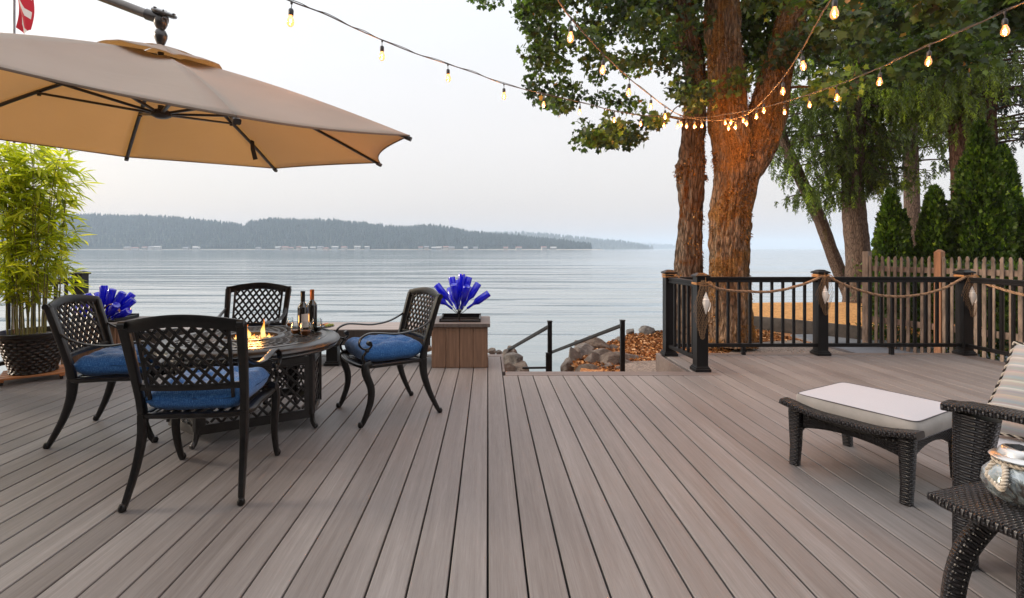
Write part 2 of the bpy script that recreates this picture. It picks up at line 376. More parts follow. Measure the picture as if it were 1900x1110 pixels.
    c = mixc(nt, math_n(nt, 'MULTIPLY', oi.outputs['Random'], 0.6), r.outputs[0], (0.17, 0.125, 0.09))
    L(nt, c, b.inputs['Base Color']); b.inputs['Roughness'].default_value = 0.85
    n2 = N(nt, 'ShaderNodeTexNoise', Scale=18.0, Detail=8.0, Roughness=0.7); L(nt, v, n2.inputs['Vector'])
    bump(nt, b, n2.outputs[0], 1.0, 0.07)
    M['rock'] = m
    # grounds
    def ground(name, cols, sc, bs, rough=0.95):
        m, nt, b = new_mat(name)
        v = coords(nt, 'Object', (1, 1, 1))
        n1 = N(nt, 'ShaderNodeTexVoronoi', Scale=sc); L(nt, v, n1.inputs['Vector'])
        n2 = N(nt, 'ShaderNodeTexNoise', Scale=sc * 0.08, Detail=6.0); L(nt, v, n2.inputs['Vector'])
        s = nt.nodes.new('ShaderNodeSeparateColor'); L(nt, n1.outputs['Color'], s.inputs[0])
        f = math_n(nt, 'MULTIPLY_ADD', s.outputs[0], 0.6, math_n(nt, 'MULTIPLY', n2.outputs[0], 0.4))
        k = len(cols)
        r = ramp(nt, f, [(0.15 + 0.7 * i / (k - 1), c) for i, c in enumerate(cols)])
        L(nt, r.outputs[0], b.inputs['Base Color']); b.inputs['Roughness'].default_value = rough
        bump(nt, b, s.outputs[1], 0.8, bs)
        return m
    M['mulch'] = ground('mulch', [(0.08, 0.030, 0.010), (0.24, 0.09, 0.028), (0.42, 0.19, 0.07), (0.58, 0.33, 0.15)], 45.0, 0.02)
    M['gravel'] = ground('gravel', [(0.10, 0.085, 0.075), (0.22, 0.19, 0.165), (0.34, 0.30, 0.26)], 60.0, 0.012)
    M['dry_lawn'] = ground('dry_lawn', [(0.36, 0.155, 0.04), (0.62, 0.29, 0.085), (0.78, 0.43, 0.15)], 30.0, 0.02)
    M['patio'] = simple('patio_blue_grey', (0.17, 0.19, 0.22), 0.7, var=0.2, nscale=1.5)
    M['sand'] = simple('shore_sand', (0.34, 0.30, 0.26), 0.9, var=0.3, nscale=2)
    M['chip'] = leaf('bark_chip', [(0.0, (0.06, 0.024, 0.01)), (0.5, (0.28, 0.11, 0.035)), (0.85, (0.48, 0.25, 0.10)), (1.0, (0.72, 0.50, 0.30))], 0.05, (1, 1, 1, 1), 0.9, 0.1)
    M['log'] = simple('old_timber', (0.05, 0.045, 0.042), 0.9, var=0.5, nscale=6, bstr=0.6, bdist=0.01, bscale=30)
    # far shore
    M['far_ground'] = simple('far_ground', (0.045, 0.055, 0.035), 0.95, var=0.3, nscale=0.02)
    M['far_tree'] = leaf('far_conifer', [(0.0, (0.006, 0.014, 0.016)), (1.0, (0.026, 0.045, 0.040))], 0.0, (1, 1, 1, 1), 0.9, 0.1)
    M['beach'] = simple('far_beach', (0.38, 0.34, 0.30), 0.9, var=0.3, nscale=0.05)
    M['h_white'] = simple('house_white', (0.34, 0.325, 0.31), 0.7, var=0.05)
    M['h_tan'] = simple('house_tan', (0.36, 0.29, 0.24), 0.7, var=0.05)
    M['h_grey'] = simple('house_grey', (0.25, 0.27, 0.28), 0.7, var=0.05)
    M['r_grey'] = simple('roof_grey', (0.22, 0.22, 0.24), 0.8, var=0.1)
    M['r_red'] = simple('roof_red', (0.26, 0.14, 0.12), 0.8, var=0.1)
    M['r_white'] = simple('roof_pale', (0.40, 0.385, 0.37), 0.7, var=0.05)
    # flag
    m, nt, b = new_mat('flag_cloth')
    tc = nt.nodes.new('ShaderNodeTexCoord'); sep = nt.nodes.new('ShaderNodeSeparateXYZ'); L(nt, tc.outputs['UV'], sep.inputs[0])
    a = math_n(nt, 'MULTIPLY_ADD', sep.outputs[1], 2.6, sep.outputs[0])
    fr = math_n(nt, 'FRACT', math_n(nt, 'MULTIPLY', a, 1.15))
    s1 = math_n(nt, 'GREATER_THAN', fr, 0.62)
    u1 = math_n(nt, 'MULTIPLY', math_n(nt, 'GREATER_THAN', sep.outputs[0], 0.22), math_n(nt, 'LESS_THAN', sep.outputs[0], 0.90))
    c = mixc(nt, math_n(nt, 'MULTIPLY', s1, u1), (0.55, 0.012, 0.03), (0.78, 0.72, 0.66))
    L(nt, c, b.inputs['Base Color']); b.inputs['Roughness'].default_value = 0.8
    M['flag'] = m
    # water
    m, nt, b = new_mat('water')
    b.inputs['Base Color'].default_value = (0.20, 0.245, 0.26, 1)
    b.inputs['Roughness'].default_value = 0.10
    b.inputs['Specular IOR Level'].default_value = 0.62
    v = coords(nt, 'Object', (0.05, 0.42, 1), (0, 0, 0.06))
    n1 = N(nt, 'ShaderNodeTexNoise', Scale=1.0, Detail=2.0, Roughness=0.45, Distortion=0.35); L(nt, v, n1.inputs['Vector'])
    v2 = coords(nt, 'Object', (0.22, 1.9, 1), (0, 0, -0.05))
    n2 = N(nt, 'ShaderNodeTexNoise', Scale=1.0, Detail=3.0, Roughness=0.5); L(nt, v2, n2.inputs['Vector'])
    v3 = coords(nt, 'Object', (0.006, 0.03, 1))
    n3 = N(nt, 'ShaderNodeTexNoise', Scale=1.0, Detail=3.0); L(nt, v3, n3.inputs['Vector'])
    calm = ramp(nt, n3.outputs[0], [(0.38, (0.08, 0.08, 0.08)), (0.60, (1, 1, 1))])
    v4 = coords(nt, 'Object', (0.010, 0.10, 1), (0, 0, 0.03))
    n4 = N(nt, 'ShaderNodeTexNoise', Scale=1.0, Detail=2.0, Roughness=0.4, Distortion=0.5); L(nt, v4, n4.inputs['Vector'])
    tcw = nt.nodes.new('ShaderNodeTexCoord'); spw = nt.nodes.new('ShaderNodeSeparateXYZ'); L(nt, tcw.outputs['Object'], spw.inputs[0])
    nearf = math_n(nt, 'DIVIDE', 22.0, math_n(nt, 'MAXIMUM', spw.outputs[1], 22.0)); nearf = math_n(nt, 'POWER', nearf, 1.5)
    nearb = math_n(nt, 'POWER', math_n(nt, 'DIVIDE', 60.0, math_n(nt, 'MAXIMUM', spw.outputs[1], 60.0)), 0.6)
    midf = math_n(nt, 'DIVIDE', 90.0, math_n(nt, 'MAXIMUM', spw.outputs[1], 90.0))
    h = math_n(nt, 'ADD', math_n(nt, 'MULTIPLY', n1.outputs[0], midf), math_n(nt, 'MULTIPLY', n2.outputs[0], math_n(nt, 'MULTIPLY', nearf, 0.12)))
    h = math_n(nt, 'ADD', h, math_n(nt, 'MULTIPLY', n4.outputs[0], math_n(nt, 'MULTIPLY', nearb, 3.0)))
    h = math_n(nt, 'MULTIPLY', h, calm.outputs[0])
    bump(nt, b, h, 1.0, 0.20)
    M['water'] = m

build_materials()

# ------------------------------------------------------------------ mesh builder
class MB:
    def __init__(s):
        s.v = []; s.f = []; s.uv = []; s.rnd = []
    def vert(s, p, r=0.0):
        s.v.append((p[0], p[1], p[2])); s.rnd.append(r); return len(s.v) - 1
    def face(s, idx, uvs=None):
        s.f.append(tuple(idx)); s.uv.append(uvs)
    def box(s, c, size, mat=None, r=0.0):
        cx, cy, cz = c; hx, hy, hz = size[0] / 2, size[1] / 2, size[2] / 2
        P = [Vector((x, y, z)) for z in (-hz, hz) for y in (-hy, hy) for x in (-hx, hx)]
        off = Vector(c)
        Q = [(mat @ p + off) if mat is not None else p + off for p in P]
        b = [s.vert(q, r) for q in Q]
        for q, ax in (((0, 2, 3, 1), (0, 1)), ((4, 5, 7, 6), (0, 1)), ((0, 1, 5, 4), (0, 2)), ((2, 6, 7, 3), (0, 2)), ((0, 4, 6, 2), (1, 2)), ((1, 3, 7, 5), (1, 2))):
            s.face([b[i] for i in q], [(P[i][ax[0]] + 7.0, P[i][ax[1]] + 7.0) for i in q])
        return s
    def slab(s, lo, hi, r=0.0):
        return s.box([(a + b) / 2 for a, b in zip(lo, hi)], [b - a for a, b in zip(lo, hi)], None, r)
    def sweep(s, pts, sizes, n=8, ref=(1, 0, 0), power=1.0, closed=False, caps=True, r=0.0, twist=0.0):
        """sweep an (a, b) ellipse or soft rectangle: a lies along ref"""
        pts = [Vector(p) for p in pts]
        m = len(pts)
        if not isinstance(sizes, list):
            sizes = [sizes] * m
        sizes = [(q, q) if not isinstance(q, (tuple, list)) else q for q in sizes]
        rings = []; length = 0
        for i, p in enumerate(pts):
            if closed:
                t = pts[(i + 1) % m] - pts[i - 1]
            else:
                t = pts[min(i + 1, m - 1)] - pts[max(i - 1, 0)]
            t.normalize()
            rf = Vector(ref)
            if abs(t.dot(rf)) > 0.95 * rf.length:
                rf = Vector((0.0, 0.13, 1.0)) if abs(t.z) < 0.9 else Vector((0, 1, 0))
            u = (rf - t * rf.dot(t)).normalized()
            w = t.cross(u)
            if twist:
                an = twist * i; u, w = u * cos(an) + w * sin(an), w * cos(an) - u * sin(an)
            if i:
                length += (p - pts[i - 1]).length
            a, b = sizes[i]
            ring = []; per = 0; prev = None
            for k in range(n):
                an = 2 * pi * (k + 0.5) / n
                ca, sa = cos(an), sin(an)
                q = u * (a * math.copysign(abs(ca) ** power, ca)) + w * (b * math.copysign(abs(sa) ** power, sa))
                ring.append(s.vert(p + q, r))
            rings.append((ring, length, a, b))
        per = 2 * pi * sqrt((sizes[0][0] ** 2 + sizes[0][1] ** 2) / 2)
        rng_ = range(m if closed else m - 1)
        for i in rng_:
            A, la, *_ = rings[i]; B, lb, *_ = rings[(i + 1) % m]
            if closed and i == m - 1:
                lb = la + (pts[0] - pts[-1]).length
            for k in range(n):
                k2 = (k + 1) % n
                u0, u1 = per * k / n, per * (k + 1) / n
                s.face((A[k], A[k2], B[k2], B[k]), [(u0, la), (u1, la), (u1, lb), (u0, lb)])
        if caps and not closed:
            s.face(list(reversed(rings[0][0]))); s.face(rings[-1][0])
        return s
    def tube(s, pts, r, n=8, **k):
        return s.sweep(pts, r, n=n, **k)
    def lathe(s, prof, n=24, c=(0, 0, 0), mat=None, r=0.0, cap0=True, cap1=True):
        c = Vector(c); rings = []; ln = 0; lens = []
        for i, (rad, z) in enumerate(prof):
            if i: ln += hypot(rad - prof[i - 1][0], z - prof[i - 1][1])
            lens.append(ln)
            ring = []
            for k in range(n):
                a = 2 * pi * k / n
                p = Vector((rad * cos(a), rad * sin(a), z))
                if mat is not None: p = mat @ p
                ring.append(s.vert(p + c, r))
            rings.append(ring)
        R = max(p[0] for p in prof)
        for i in range(len(rings) - 1):
            for k in range(n):
                k2 = (k + 1) % n
                u0, u1 = 2 * pi * R * k / n, 2 * pi * R * (k + 1) / n
                s.face((rings[i][k], rings[i][k2], rings[i + 1][k2], rings[i + 1][k]),
                       [(u0, lens[i]), (u1, lens[i]), (u1, lens[i + 1]), (u0, lens[i + 1])])
        if cap0 and prof[0][0] > 1e-6: s.face(list(reversed(rings[0])))
        if cap1 and prof[-1][0] > 1e-6: s.face(rings[-1])
        return s
    def grid(s, fn, nu, nv, closed_u=False, r=0.0, uvfn=None, flip=False):
        idx = [[s.vert(fn(i / nu, j / nv), r) for i in range(nu + (0 if closed_u else 1))] for j in range(nv + 1)]
        for j in range(nv):
            for i in range(nu):
                i2 = (i + 1) % nu if closed_u else i + 1
                q = [idx[j][i], idx[j][i2], idx[j + 1][i2], idx[j + 1][i]]
                uvs = [(i / nu, j / nv), ((i + 1) / nu, j / nv), ((i + 1) / nu, (j + 1) / nv), (i / nu, (j + 1) / nv)]
                if uvfn: uvs = [uvfn(*x) for x in uvs]
                if flip: q.reverse(); uvs.reverse()
                s.face(q, uvs)
        return s
    def prism(s, poly, axis_from, axis_to, r=0.0):
        """polygon of 3D offsets extruded from one point to another"""
        a = [s.vert(Vector(p) + Vector(axis_from), r) for p in poly]
        b = [s.vert(Vector(p) + Vector(axis_to), r) for p in poly]
        n = len(poly)
        s.face(list(reversed(a))); s.face(b)
        for k in range(n):
            s.face((a[k], a[(k + 1) % n], b[(k + 1) % n], b[k]))
        return s
    def xform(s, mat):
        s.v = [tuple(mat @ Vector(p)) for p in s.v]; return s
    def build(s, name, mat, parent=None, smooth=True, bevel=0.0, rnd=False, angle=35, segs=2):
        me = bpy.data.meshes.new(name)
        me.from_pydata(s.v, [], s.f)
        if any(u is not None for u in s.uv):
            ul = me.uv_layers.new(name='UVMap')
            flat = []
            for f_, u in zip(s.f, s.uv):
                if u is None: flat += [0.0, 0.0] * len(f_)
                else:
                    for a in u: flat += [a[0], a[1]]
            ul.data.foreach_set('uv', flat)
        if rnd:
            at_ = me.attributes.new('rnd', 'FLOAT', 'POINT'); at_.data.foreach_set('value', s.rnd)
        me.update()
        bm = bmesh.new(); bm.from_mesh(me)
        bmesh.ops.recalc_face_normals(bm, faces=bm.faces)
        if smooth:
            ca = cos(radians(angle))
            for f_ in bm.faces: f_.smooth = True
            for e in bm.edges:
                lf = e.link_faces
                if len(lf) == 2 and lf[0].normal.dot(lf[1].normal) < ca: e.smooth = False
        bm.to_mesh(me); bm.free()
        if isinstance(mat, (list, tuple)):
            for q in mat: me.materials.append(q)
        else: me.materials.append(mat)
        o = bpy.data.objects.new(name, me); COL.objects.link(o)
        if parent is not None: o.parent = parent
        if bevel:
            md = o.modifiers.new('bevel', 'BEVEL'); md.width = bevel; md.segments = segs; md.limit_method = 'ANGLE'; md.angle_limit = radians(40)
            md.harden_normals = False
            for p in me.polygons: p.use_smooth = True
            wn = o.modifiers.new('wn', 'WEIGHTED_NORMAL'); wn.keep_sharp = True
        return o

def thing(name, label, cat, loc=(0, 0, 0), rotz=0.0, group=None):
    o = bpy.data.objects.new(name, None); COL.objects.link(o)
    o.empty_display_size = 0.1
    o.location = loc; o.rotation_euler = (0, 0, rotz)
    o['label'] = label; o['category'] = cat
    if group: o['group'] = group
    return o

def tag(o, label, cat, group=None, kind=None):
    o['label'] = label; o['category'] = cat
    if group: o['group'] = group
    if kind: o['kind'] = kind
    return o

def struct(o, label=None):
    o['kind'] = 'structure'
    if label: o['label'] = label; o['category'] = o.name.split('.')[0].replace('_', ' ')
    return o

def dup(root, loc, rotz, label=None, group=None):
    def cp(o, par):
        c = o.copy(); COL.objects.link(c)
        if par is not None: c.parent = par
        for ch in list(o.children): cp(ch, c)
        return c
    r = cp(root, None)
    r.location = loc; r.rotation_euler = (0, 0, rotz)
    if label: r['label'] = label
    if group: r['group'] = group
    return r

def bulk(name, tmpl, faces, pos, rot, scale, rnd, mat, parent=None):
    """many copies of one small shape in one mesh (leaves, needles, chips)"""
    tmpl = np.asarray(tmpl, float); n = len(pos); k = len(tmpl)
    sc = np.asarray(scale, float)
    if sc.ndim == 1: sc = np.repeat(sc[:, None], 3, 1)
    V = np.einsum('nij,nkj->nki', rot, tmpl[None] * sc[:, None, :]) + pos[:, None, :]
    me = bpy.data.meshes.new(name)
    me.vertices.add(n * k); me.vertices.foreach_set('co', V.reshape(-1).astype(np.float32))
    base = (np.arange(n) * k)[:, None]
    loops = np.concatenate([np.asarray(f)[None] + base for f in faces], axis=1)
    ln = [len(f) for f in faces]
    me.loops.add(loops.size); me.loops.foreach_set('vertex_index', loops.reshape(-1).astype(np.int32))
    starts = np.concatenate([[0], np.cumsum(ln)[:-1]])[None] + (np.arange(n) * sum(ln))[:, None]
    tot = np.tile(ln, n)
    me.polygons.add(n * len(faces))
    me.polygons.foreach_set('loop_start', starts.reshape(-1).astype(np.int32))
    me.polygons.foreach_set('loop_total', tot.astype(np.int32))
    at_ = me.attributes.new('rnd', 'FLOAT', 'POINT'); at_.data.foreach_set('value', np.repeat(rnd, k).astype(np.float32))
    me.update(); me.validate()
    me.materials.append(mat)
    o = bpy.data.objects.new(name, me); COL.objects.link(o)
    if parent is not None: o.parent = parent
    return o

def frames(axis, normal):
    """rotation matrices with columns [side, axis, normal]"""
    a = axis / np.linalg.norm(axis, axis=1, keepdims=True)
    s = np.cross(a, normal); s /= np.linalg.norm(s, axis=1, keepdims=True) + 1e-9
    nn = np.cross(s, a)
    return np.stack([s, a, nn], axis=2)

def catmull(P, n):
    P = [Vector(p) for p in P]
    P = [P[0] * 2 - P[1]] + P + [P[-1] * 2 - P[-2]]
    out = []
    for i in range(1, len(P) - 2):
        for k in range(n):
            t = k / n
            a, b, c, d = P[i - 1], P[i], P[i + 1], P[i + 2]
            out.append(0.5 * ((2 * b) + (c - a) * t + (2 * a - 5 * b + 4 * c - d) * t * t + (3 * b - a - 3 * c + d) * t ** 3))
    out.append(P[-2]); return out
# ------------------------------------------------------------------ camera, world, sun
cam_d = bpy.data.cameras.new('camera'); cam = bpy.data.objects.new('camera', cam_d); COL.objects.link(cam)
cam.location = (0, 0, EYE); cam.rotation_euler = (radians(90), 0, 0)
cam_d.sensor_width = 36; cam_d.lens = FX / 1900 * 36
cam_d.shift_x = (950 - CX) / 1900; cam_d.shift_y = (CY - 555) / 1900
cam_d.clip_end = 30000; cam_d.clip_start = 0.05
SC.camera = cam
SUN_EL, SUN_AZ = radians(19), radians(277)      # azimuth of the sun, clockwise from +Y: low over the left side
w = bpy.data.worlds.new('World'); SC.world = w; w.use_nodes = True
nt = w.node_tree; nt.nodes.clear()
out = nt.nodes.new('ShaderNodeOutputWorld')
sky = nt.nodes.new('ShaderNodeTexSky'); sky.sky_type = 'NISHITA'; sky.sun_disc = False
sky.sun_elevation = SUN_EL; sky.sun_rotation = SUN_AZ; sky.dust_density = 4.0; sky.air_density = 1.2
b1 = nt.nodes.new('ShaderNodeBackground'); b1.inputs[1].default_value = 0.05; L(nt, sky.outputs[0], b1.inputs[0])
tc = nt.nodes.new('ShaderNodeTexCoord'); sp = nt.nodes.new('ShaderNodeSeparateXYZ'); L(nt, tc.outputs['Generated'], sp.inputs[0])
rp = ramp(nt, sp.outputs[2], [(0.0, (0.70, 0.635, 0.635)), (0.08, (0.75, 0.685, 0.675)), (0.18, (0.84, 0.785, 0.77)), (0.30, (0.92, 0.885, 0.868)), (0.42, (0.97, 0.975, 0.98)), (1.0, (1.9, 1.92, 1.98))])
nz = N(nt, 'ShaderNodeTexNoise', Scale=1.3, Detail=4.0, Roughness=0.5)
mpw = nt.nodes.new('ShaderNodeMapping'); mpw.inputs['Scale'].default_value = (1, 1, 3.0); L(nt, tc.outputs['Generated'], mpw.inputs[0]); L(nt, mpw.outputs[0], nz.inputs['Vector'])
vr = ramp(nt, nz.outputs[0], [(0.3, (0.965, 0.968, 0.975)), (0.7, (1.02, 1.015, 1.01))])
skc = mixc(nt, 1.0, rp.outputs[0], vr.outputs[0], 'MULTIPLY')
b2 = nt.nodes.new('ShaderNodeBackground'); L(nt, skc, b2.inputs[0]); b2.inputs[1].default_value = 0.86
ad = nt.nodes.new('ShaderNodeAddShader'); L(nt, b1.outputs[0], ad.inputs[0]); L(nt, b2.outputs[0], ad.inputs[1]); L(nt, ad.outputs[0], out.inputs[0])
sd = bpy.data.lights.new('sun', 'SUN'); so = bpy.data.objects.new('sun', sd); COL.objects.link(so)
sd.energy = 2.6; sd.angle = radians(12); sd.color = (1.0, 0.84, 0.68)
dirn = Vector((sin(SUN_AZ) * cos(SUN_EL), cos(SUN_AZ) * cos(SUN_EL), sin(SUN_EL)))
so.rotation_euler = dirn.to_track_quat('Z', 'Y').to_euler(); so.location = dirn * 30
SC.view_settings.view_transform = 'Standard'; SC.view_settings.look = 'None'; SC.view_settings.exposure = 0.14; SC.view_settings.gamma = 1
SC.cycles.max_bounces = 8; SC.cycles.transparent_max_bounces = 24; SC.cycles.volume_bounces = 1
SC.cycles.use_light_tree = True

# ------------------------------------------------------------------ deck
BP = 0.1475     # board pitch
deck = MB(); under = MB()
def board(k, y0, y1):
    x0, x1 = k * BP + 0.0042, (k + 1) * BP - 0.0042
    r = random.random()
    z0, z1 = -0.028, 0.0; e = 0.003
    # top, chamfers and sides as one extruded profile
    pr = [(x0, z0), (x0, z1 - e), (x0 + e, z1), (x1 - e, z1), (x1, z1 - e), (x1, z0)]
    a = [deck.vert((p[0], y0, p[1]), r) for p in pr]; b = [deck.vert((p[0], y1, p[1]), r) for p in pr]
    deck.face(list(reversed(a))); deck.face(b)
    for i in range(6): deck.face((a[i], a[(i + 1) % 6], b[(i + 1) % 6], b[i]))
for k in range(-33, 38):
    xm = (k + 0.5) * BP
    if xm < 0.17: y1 = 5.96
    elif xm < 2.02: y1 = 5.08
    else: y1 = 6.05
    if xm < 0.17 and xm > 0: y1 = 5.96
    board(k, -2.2, y1)
o = deck.build('deck', M['deck'], smooth=False, rnd=True); struct(o, 'grey brown composite board deck running out to the water')
tr = MB()
tr.slab((-4.9, 5.965, -0.028), (0.172, 6.10, 0.002))       # picture-frame boards
tr.slab((0.176, 5.085, -0.028), (2.30, 5.235, 0.003))
tr.slab((0.150, 5.24, -0.14), (0.174, 6.10, 0.004))
tr.slab((2.0, 5.24, -0.20), (2.022, 6.16, 0.004))
tr.slab((0.18, 5.237, -0.20), (1.998, 5.255, -0.0))
tr.slab((2.02, 6.055, -0.028), (5.52, 6.17, 0.003))
tr.slab((5.50, 2.5, -0.2), (5.53, 6.05, 0.004))
tr.slab((5.535, 2.5, -0.03), (5.66, 6.16, 0.003))
tr.slab((-4.9, 6.102, -0.22), (0.172, 6.12, -0.003))
tr.slab((2.02, 6.172, -0.22), (5.66, 6.19, -0.003))
o = tr.build('deck_trim', M['deck_trim'], bevel=0.003); struct(o, 'darker border boards and fascia round the deck edge')
under.slab((-4.88, -2.2, -0.26), (0.14, 5.95, -0.034)); under.slab((0.145, -2.2, -0.26), (1.99, 5.07, -0.034)); under.slab((2.03, -2.2, -0.26), (5.48, 6.04, -0.034))
o = under.build('deck_frame', M['dark_void'], smooth=False); struct(o, 'deck frame below the boards, painted black as shade in the gaps')

# ------------------------------------------------------------------ black railings
def post(x, y, label, h=0.985, s=0.115):
    t = thing('railing_post', label, 'railing post', (x, y, 0.003), 0, 'black square railing posts')
    m = MB(); m.slab((-s / 2, -s / 2, 0), (s / 2, s / 2, h - 0.03)); m.build('post_sleeve', M['rail'], t, bevel=0.004)
    m = MB()
    for z0, z1, e in ((0, 0.03, 0.022), (0.03, 0.045, 0.014), (0.045, 0.055, 0.006)):
        m.slab((-s / 2 - e, -s / 2 - e, z0), (s / 2 + e, s / 2 + e, z1))
    m.build('base_skirt', M['rail'], t, bevel=0.004)
    m = MB(); e = 0.016
    m.slab((-s / 2 - e, -s / 2 - e, h - 0.03), (s / 2 + e, s / 2 + e, h - 0.012))
    q = s / 2 + e - 0.004
    base = [m.vert((sx * q, sy * q, h - 0.012)) for sx, sy in ((-1, -1), (1, -1), (1, 1), (-1, 1))]
    top = [m.vert((sx * 0.03, sy * 0.03, h + 0.012)) for sx, sy in ((-1, -1), (1, -1), (1, 1), (-1, 1))]
    m.face(top); 
    for i in range(4): m.face((base[i], base[(i + 1) % 4], top[(i + 1) % 4], top[i]))
    m.build('post_cap', M['rail'], t, bevel=0.003)
    return t

def railing(p0, p1, label, n=None, group=None):
    p0 = Vector((p0[0], p0[1], 0)); p1 = Vector((p1[0], p1[1], 0)); d = p1 - p0; ln = d.length; rz = atan2(d.y, d.x)
    t = thing('railing_section', label, 'railing', (p0.x, p0.y, 0), rz, 'black baluster railing sections')
    m = MB(); m.slab((0, -0.034, 0.895), (ln, 0.034, 0.915)); m.slab((0, -0.022, 0.868), (ln, 0.022, 0.895)); m.slab((0, -0.03, 0.852), (ln, 0.03, 0.868))
    m.build('top_rail', M['rail'], t, bevel=0.003)
    m = MB(); m.slab((0, -0.026, 0.095), (ln, 0.026, 0.135)); m.build('bottom_rail', M['rail'], t, bevel=0.003)
    n = n or max(1, round(ln / 0.128) - 1)
    for i in range(n):
        x = ln * (i + 1) / (n + 1)
        m = MB(); m.slab((x - 0.0135, -0.0135, 0.135), (x + 0.0135, 0.0135, 0.852)); m.build('baluster', M['rail'], t, bevel=0.002)
    if ln > 1.2:
        m = MB(); m.slab((ln * 0.48, -0.02, 0.0), (ln * 0.48 + 0.04, 0.02, 0.095)); m.build('foot_block', M['rail'], t, bevel=0.002)
    return t

PF, PC, PM, PR = (2.17, 5.28), (2.12, 6.05), (3.91, 6.08), (5.60, 6.08)
post(*PF, 'front black post at the head of the steps, hung with the longest net')
post(*PC, 'black corner post behind the netted one, raffia tied round its top')
post(*PM, 'black post in the middle of the back railing with shell and net')
post(*PR, 'black corner post at the right end of the back railing by the picket fence')
railing((PF[0], PF[1] + 0.058), (PC[0], PC[1] - 0.058), 'short black railing section beside the steps running towards the water', 5)
railing((PC[0] + 0.058, PC[1] + 0.02), (PM[0] - 0.058, PM[1]), 'black railing section in front of the big mossy tree trunk')
railing((PM[0] + 0.058, PM[1]), (PR[0] - 0.058, PR[1]), 'black railing section between middle post and right corner post before the fence')
railing((PR[0], PR[1] - 0.058), (PR[0], 3.6), 'black railing section on the right edge of the deck behind the striped pillow')
post(PR[0], 3.55, 'black post on the right deck edge hidden beyond the lounge chair')
post(-4.75, 6.03, 'black post at the far left deck corner behind the blue bottles', 0.975)
post(-4.82, 4.72, 'black post on the left deck edge beside the bamboo pots', 0.975)
railing((-4.75, 6.03 - 0.058), (-4.82, 4.72 + 0.058), 'black railing section behind the bamboo on the left deck edge')
railing((-4.82, 4.66), (-4.9, 2.8), 'black railing section on the left deck edge beyond the second pot')
# short post that carries the bench
t = thing('bench_support_post', 'short black post under the bench to the right of the fire table', 'post', (-1.66, 5.56, 0.003), 0)
m = MB(); m.slab((-0.06, -0.06, 0), (0.06, 0.06, 0.205)); m.build('post_sleeve', M['rail'], t, bevel=0.004)
m = MB(); m.slab((-0.082, -0.082, 0), (0.082, 0.082, 0.028)); m.slab((-0.07, -0.07, 0.028), (0.07, 0.07, 0.045)); m.build('base_skirt', M['rail'], t, bevel=0.004)

# ------------------------------------------------------------------ handrails of the beach steps
def handrail(a, b, label, short=None):
    t = thing('step_handrail', label, 'handrail', (a[0], a[1], -0.75), 0)
    m = MB(); m.slab((-0.026, -0.026, 0), (0.026, 0.026, a[2] + 0.75)); m.slab((-0.031, -0.031, a[2] + 0.75), (0.031, 0.031, a[2] + 0.765)); m.build('rail_post', M['rail'], t, bevel=0.004)
    q = Vector(b) - Vector((a[0], a[1], -0.75)); p = Vector((0, 0, a[2] + 0.70))
    m = MB(); m.sweep([p, q], (0.016, 0.022), n=8, power=0.4); m.build('sloping_rail', M['rail'], t)
    m = MB(); m.slab((q.x - 0.026, q.y - 0.026, -1.3), (q.x + 0.026, q.y + 0.026, q.z)); m.build('rail_post', M['rail'], t, bevel=0.004)
    return t
handrail((0.755, 6.3, 0.355), (0.24, 7.75, -0.31), 'left black metal handrail sloping down to the water')
t2 = handrail((1.64, 6.3, 0.365), (0.98, 8.2, -0.41), 'right black metal handrail post beside the rocks sloping to the beach')
m = MB(); m.sweep([(-0.93, 0.2, 0.57), (-1.2, 0.3, 0.57)], 0.012, n=8); 
t = thing('step_gate_bar', 'low horizontal black bar between the short post and the left rocks', 'bar', (0.70, 6.2, -0.6))
m = MB(); m.sweep([(0, 0, 0.42), (-0.28, 0.05, 0.405)], 0.014, n=8); m.build('cross_bar', M['rail'], t)
m = MB(); m.slab((-0.004, -0.022, -0.1), (0.036, 0.022, 0.60)); m.build('rail_post', M['rail'], t, bevel=0.003)

